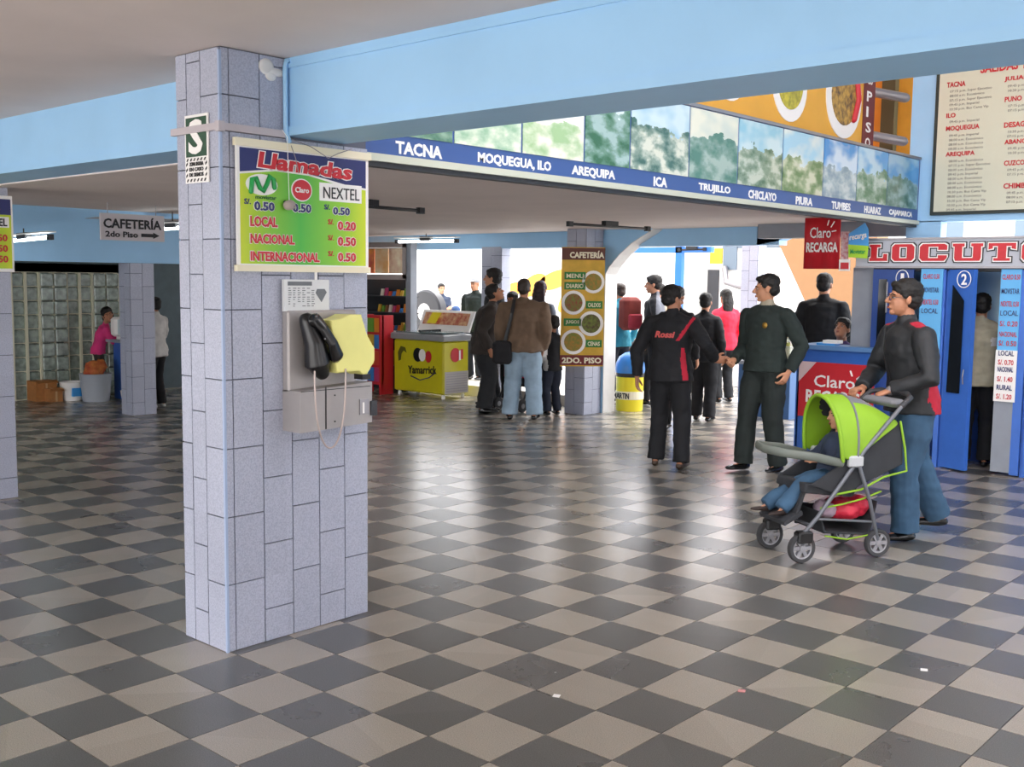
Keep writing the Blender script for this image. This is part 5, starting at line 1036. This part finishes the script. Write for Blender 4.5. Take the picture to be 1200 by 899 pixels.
# ------------------------------------------------------------------ baby stroller
def tubes(g, *P, r=.011): 
    for p in P: g.tube([Vector(q) for q in p], r, n=10)
    return g
SA = math.atan2(-.86, -.51)-math.pi/2
stl = empty('baby_stroller', V3(2.5, 12.55, 0), 'grey baby stroller with lime green canopy, pushed by the man in jeans', 'stroller', None, SA)
FR = mat('stroller_frame', '6f7278', .4, .4); FD = cloth('stroller_fabric', '303236'); FL = mat('lime_fabric', '86b022', .6, var=.06, vscale=6, bump=.2, bscale=260); FG = cloth('stroller_grey', '77787c')
TY = mat('tyre_grey', '3a3a3c', .7); HB = mat('hub_silver', '9c9ca0', .4, .4)
def swheel(c, r, nm='wheel'):
    g = G().lathe([(r*.72, -.016), (r*.95, -.018), (r, -.010), (r, .010), (r*.95, .018), (r*.72, .016)], c, 28, 0, ring=True)
    q = put(nm, g, TY, stl, smooth=.7, local=True); h = G().lathe([(r*.64, -.012), (r*.74, -.015), (r*.74, .015), (r*.64, .012)], c, 28, 0, ring=True)
    h.lathe([(.004, -.02), (.018, -.018), (.018, .018), (.004, .02)], c, 14, 0)
    for k in range(6):
        w = k*math.pi/3; d = Vector((0, math.cos(w), math.sin(w))); s_ = Vector((0, -math.sin(w), math.cos(w))); h.obox(Vector(c)+d*r*.42, Vector((.012, 0, 0)), d*r*.30, s_*.011)
    put('wheel_rim', h, HB, q, smooth=.6, local=True)
for x in (-.20, -.165+.03, .17, .22): pass
for x in (-.175, .175): swheel((x, .262, .088), .088); swheel((x, -.262, .088), .085)
fr = G()
for x in (-.18, .18):
    tubes(fr, ((x, .26, .17), (x*1.05, .17, .27), (x*1.1, -.02, .52), (x*1.1, -.13, .66), (x*1.08, -.40, .94)), r=.013)
    tubes(fr, ((x*1.12, -.08, .60), (x*1.1, -.18, .35), (x, -.262, .10)), r=.012)
    tubes(fr, ((x, .26, .17), (x, .262, .10)), r=.014)
    tubes(fr, ((x*1.05, .17, .26), (x*1.02, -.22, .22)), r=.008)
tubes(fr, ((-.18, -.262, .12), (.18, -.262, .12)), ((-.18, .2, .22), (.18, .2, .22)), r=.009)
put('frame', fr, FR, stl, smooth=.7, local=True)
for x in (-.195, .195): put('frame_joint', G().rbox(x-.02, x+.02, -.12, -.02, .56, .63, .01), mat('joint_white', 'b8babc', .4), stl, local=True)
for x in (-.175, .175): put('wheel_mount', G().rbox(x-.035, x+.035, .2, .30, .12, .19, .01), BLK, stl, local=True)
put('handle_bar', G().tube([Vector((-.195, -.38, .92)), Vector((-.19, -.44, .965)), Vector((-.12, -.47, .98)), Vector((.12, -.47, .98)), Vector((.19, -.44, .965)), Vector((.195, -.38, .92))], .017, n=12), DGREY, stl, smooth=True, local=True)
put('handle_tray', remesh(G().rbox(-.16, .16, -.45, -.34, .90, .95, .02), .008, 3), FG, stl, smooth=True, local=True)
put('seat', remesh(G().obox((0, .08, .42), (.155, 0, 0), (0, .16, .02), (0, -.004, .03)).obox((0, -.16, .56), (.155, 0, 0), (0, .022, .02), (0, -.09, .17)), .008, 3, wrinkle=.004, wf=14), FD, stl, smooth=True, local=True)
put('seat_side', remesh(G().prism([Vector((.165, y, z)) for y, z in ((.22, .46), (-.02, .38), (-.12, .44), (-.42, .56), (-.40, .82), (-.2, .80), (-.06, .62))], (.012, 0, 0)).prism([Vector((-.177, y, z)) for y, z in ((.22, .46), (-.02, .38), (-.12, .44), (-.42, .56), (-.40, .82), (-.2, .80), (-.06, .62))], (.012, 0, 0)), .006, 2), FD, stl, smooth=True, local=True)
put('seat_piping', G().tube([Vector((-.186, y, z)) for y, z in ((.05, .40), (-.12, .42), (-.28, .49), (-.44, .52), (-.42, .66), (-.38, .82))], .007, n=8), FL, stl, smooth=True, local=True)
# canopy: hoops from side to side
cn = G(); rows = []; NS = 18
hoops = [((.02, .60), (.06, .97), .20), ((-.035, .60), (.01, .98), .205), ((-.08, .61), (-.09, .975), .205), ((-.15, .66), (-.20, .955), .20), ((-.24, .725), (-.30, .90), .195), ((-.36, .80), (-.385, .84), .19)]
for (yb, zb), (yt, zt), w in hoops:
    row = []
    for k in range(NS+1):
        a = math.pi*k/NS; s = math.sin(a)**.75 if 0 < k < NS else 0
        row.append(Vector((-w*math.cos(a)*(1 if abs(math.cos(a)) < .98 else 1), yb+(yt-yb)*s, zb+(zt-zb)*s)))
    rows.append(row)
for row in rows: cn.v += row
for i in range(len(rows)-1):
    for k in range(NS):
        cn.f.append((i*(NS+1)+k, i*(NS+1)+k+1, (i+1)*(NS+1)+k+1, (i+1)*(NS+1)+k)); cn.m.append(1 if (i in (2, 3) and 5 < k < 12) else 0)
co_ = put('canopy', cn, [FL, FG], stl, smooth=True, local=True); md = co_.modifiers.new('t', 'SOLIDIFY'); md.thickness = .006; co_.modifiers.new('s', 'SUBSURF').render_levels = 1
put('canopy_hem', G().tube(rows[0], .013, n=8), FL, co_, smooth=True, local=True)
put('canopy_hoop', G().tube([p*1 for p in rows[2]], .007, n=8), FG, co_, smooth=True, local=True)
put('canopy_lining', G().add([p*.985+Vector((0, 0, .008)) for p in rows[1]]+[p*.97+Vector((0, -.01, .015)) for p in rows[4]], [(k, k+1, NS+2+k, NS+1+k) for k in range(NS)]), FD, co_, smooth=True, local=True)
tr = G().tube([Vector(p) for p in ((-.19, .02, .585), (-.2, .2, .63), (-.16, .38, .655), (0, .43, .66), (.16, .38, .655), (.2, .2, .63), (.19, .02, .585))], [(.026, .016)]*7, n=12, ref=(0, 0, 1))
put('front_tray', tr, mat('tray_grey', '6a7068', .5), stl, smooth=True, local=True)
put('footrest', G().obox((0, .30, .26), (.14, 0, 0), (0, .06, -.03), (0, .004, .012)).obox((0, .25, .34), (.13, 0, 0), (0, .01, .0), (0, -.03, .09)), FD, stl, local=True)
bk = put('basket', remesh(G().prism([Vector((-.16, y, z)) for y, z in ((.14, .30), (.10, .16), (-.22, .13), (-.27, .34), (-.26, .34), (-.21, .145), (.09, .175), (.13, .30))], (.32, 0, 0)).prism([Vector((.155, y, z)) for y, z in ((.14, .30), (.10, .15), (-.22, .13), (-.27, .24))], (.008, 0, 0)), .007, 2), FD, stl, smooth=True, local=True)
put('basket_piping', G().tube([Vector((-.175, y, z)) for y, z in ((.14, .32), (.0, .335), (-.14, .36), (-.27, .40))], .006, n=8).tube([Vector((-.172, y, z)) for y, z in ((.10, .15), (-.05, .12), (-.22, .14))], .005, n=8), FL, bk, smooth=True, local=True)
bc = empty('red_bag', V3(2.5, 12.55, .6), 'red bag and cloth stuffed into the stroller basket', 'bag', None, SA)
put('bundle', remesh(G().ell((-.05, -.08, .10), (.13, .12, .07)).ell((-.06, -.18, .12), (.1, .07, .07)), .009, 3, wrinkle=.012, wf=16), mat('red_nylon', 'c0203a', .5), bc, smooth=True, local=True); put('pale_cloth', remesh(G().ell((-.07, .05, .11), (.09, .06, .05)), .009, 3, wrinkle=.014, wf=16), mat('mauve_cloth', 'a08a98', .8), bc, smooth=True, local=True)
r, J, hf, S = person('toddler in jeans and dark jacket sitting in the lime-canopied stroller', (2.5, 12.55), (-.51, -.86), .86, SKIN2, cloth('toddler_navy', '2a3448'), DENIM, hair='short', child=1.5, pel=(0, -.04, .96), feet={'r': (.13, .72, .60), 'l': (-.13, .66, .60)}, hands={'r': (.16, .24, 1.16), 'l': (-.16, .24, 1.16)},
    khint={'r': (0, .3, 1), 'l': (0, .3, 1)}, legw=1.25, shoe=mat('toddler_shoe', '2e201c', .6), bulk=1.1, lean=(0, -.12))

# ------------------------------------------------------------------ a second, red stroller behind the brown-jacketed man
s2 = empty('red_stroller', V3(-17.3, 25.7, 0), 'dark and red folded stroller seen between the legs of the brown-jacketed man', 'stroller')
g = G(); c = V3(-17.3, 25.7, 0)
for q in (-1, 1): g.tube([c+Vector((.2*q, .18, .1)), c+Vector((.2*q, -.05, .5)), c+Vector((.2*q, -.25, .85))], .012).tube([c+Vector((.2*q, -.2, .1)), c+Vector((.2*q, .0, .5))], .012)
put('frame', g, DGREY, s2, smooth=True)
put('seat', remesh(G().rbox(-.17, .17, -.1, .12, .3, .62, .03), .012, 2), BLKC, s2, smooth=True, local=True); put('red_trim', G().box(c.x-.18, c.x+.18, c.y-.12, c.y-.1, .42, .56), RED, s2)
for q in (-1, 1):
    for y in (.18, -.2): wheel(s2, c+Vector((.2*q, y, .08)), .08, .03, 0, TY, HB)
# market stall goods behind the officer
stq = empty('goods_stall', V3(-9.2, 31.5, 0), 'low stall with jars and pale goods behind the police officer', 'stall')
put('stall_body', G().tb(-10.2, -7.9, 31.2, 32.4, 0, 2.1), mat('stall_blue', '3b5f8c', .6), stq); put('stall_top', G().tb(-10.3, -7.8, 31.1, 32.5, 2.1, 2.25), GREYP, stq)
put('glass_case', G().tb(-10.1, -8.0, 31.3, 32.3, 2.25, 4.2), mat('case_glass', 'c8d0c4', .1, trans=.8), stq); put('case_shelf', G().tb(-10.05, -8.05, 31.35, 32.25, 3.2, 3.26), WPR, stq); put('case_top', G().tb(-10.2, -7.9, 31.2, 32.4, 4.2, 4.32), WPR, stq)
for i in range(4):
    j = empty('jar', V3(-9.8+i*.5, 31.8, 2.25), None, 'jar', 'jars in the stall case'); j['label'] = '%s jar with a %s lid in the glass case behind the officer' % (['leftmost', 'second', 'third', 'rightmost'][i], 'red' if i % 2 == 0 else 'yellow')
    put('jar_body', G().lathe([(.05, 0), (.06, .02), (.06, .18), (.04, .2)], V3(-9.8+i*.5, 31.8, 2.25), 14), CRM, j, smooth=.6); put('jar_lid', G().lathe([(.045, .2), (.045, .24)], V3(-9.8+i*.5, 31.8, 2.25), 14), YEL if i % 2 else RED, j)
# litter on the floor
for i, (u, v, l) in enumerate(((3.35, 3.0, 'white paper scrap lying on a dark tile in the foreground, left of centre'), (6.55, 7.35, 'white paper scrap on a dark tile at the lower right'), (5.05, 4.85, 'pinkish paper scrap on a dark tile in the foreground'))):
    s_ = empty('paper_scrap', V3(u, v, 0), l, 'litter'); put('scrap', G().obox(V3(u, v, .012), (.014, .004, .001), (-.004, .01, .001), (0, 0, .001)), WPR if i < 2 else mat('pink_scrap', 'c88a88', .7), s_)
bpy.data.scenes.remove(TMP)
for me in list(bpy.data.meshes):
    if me.users == 0: bpy.data.meshes.remove(me)
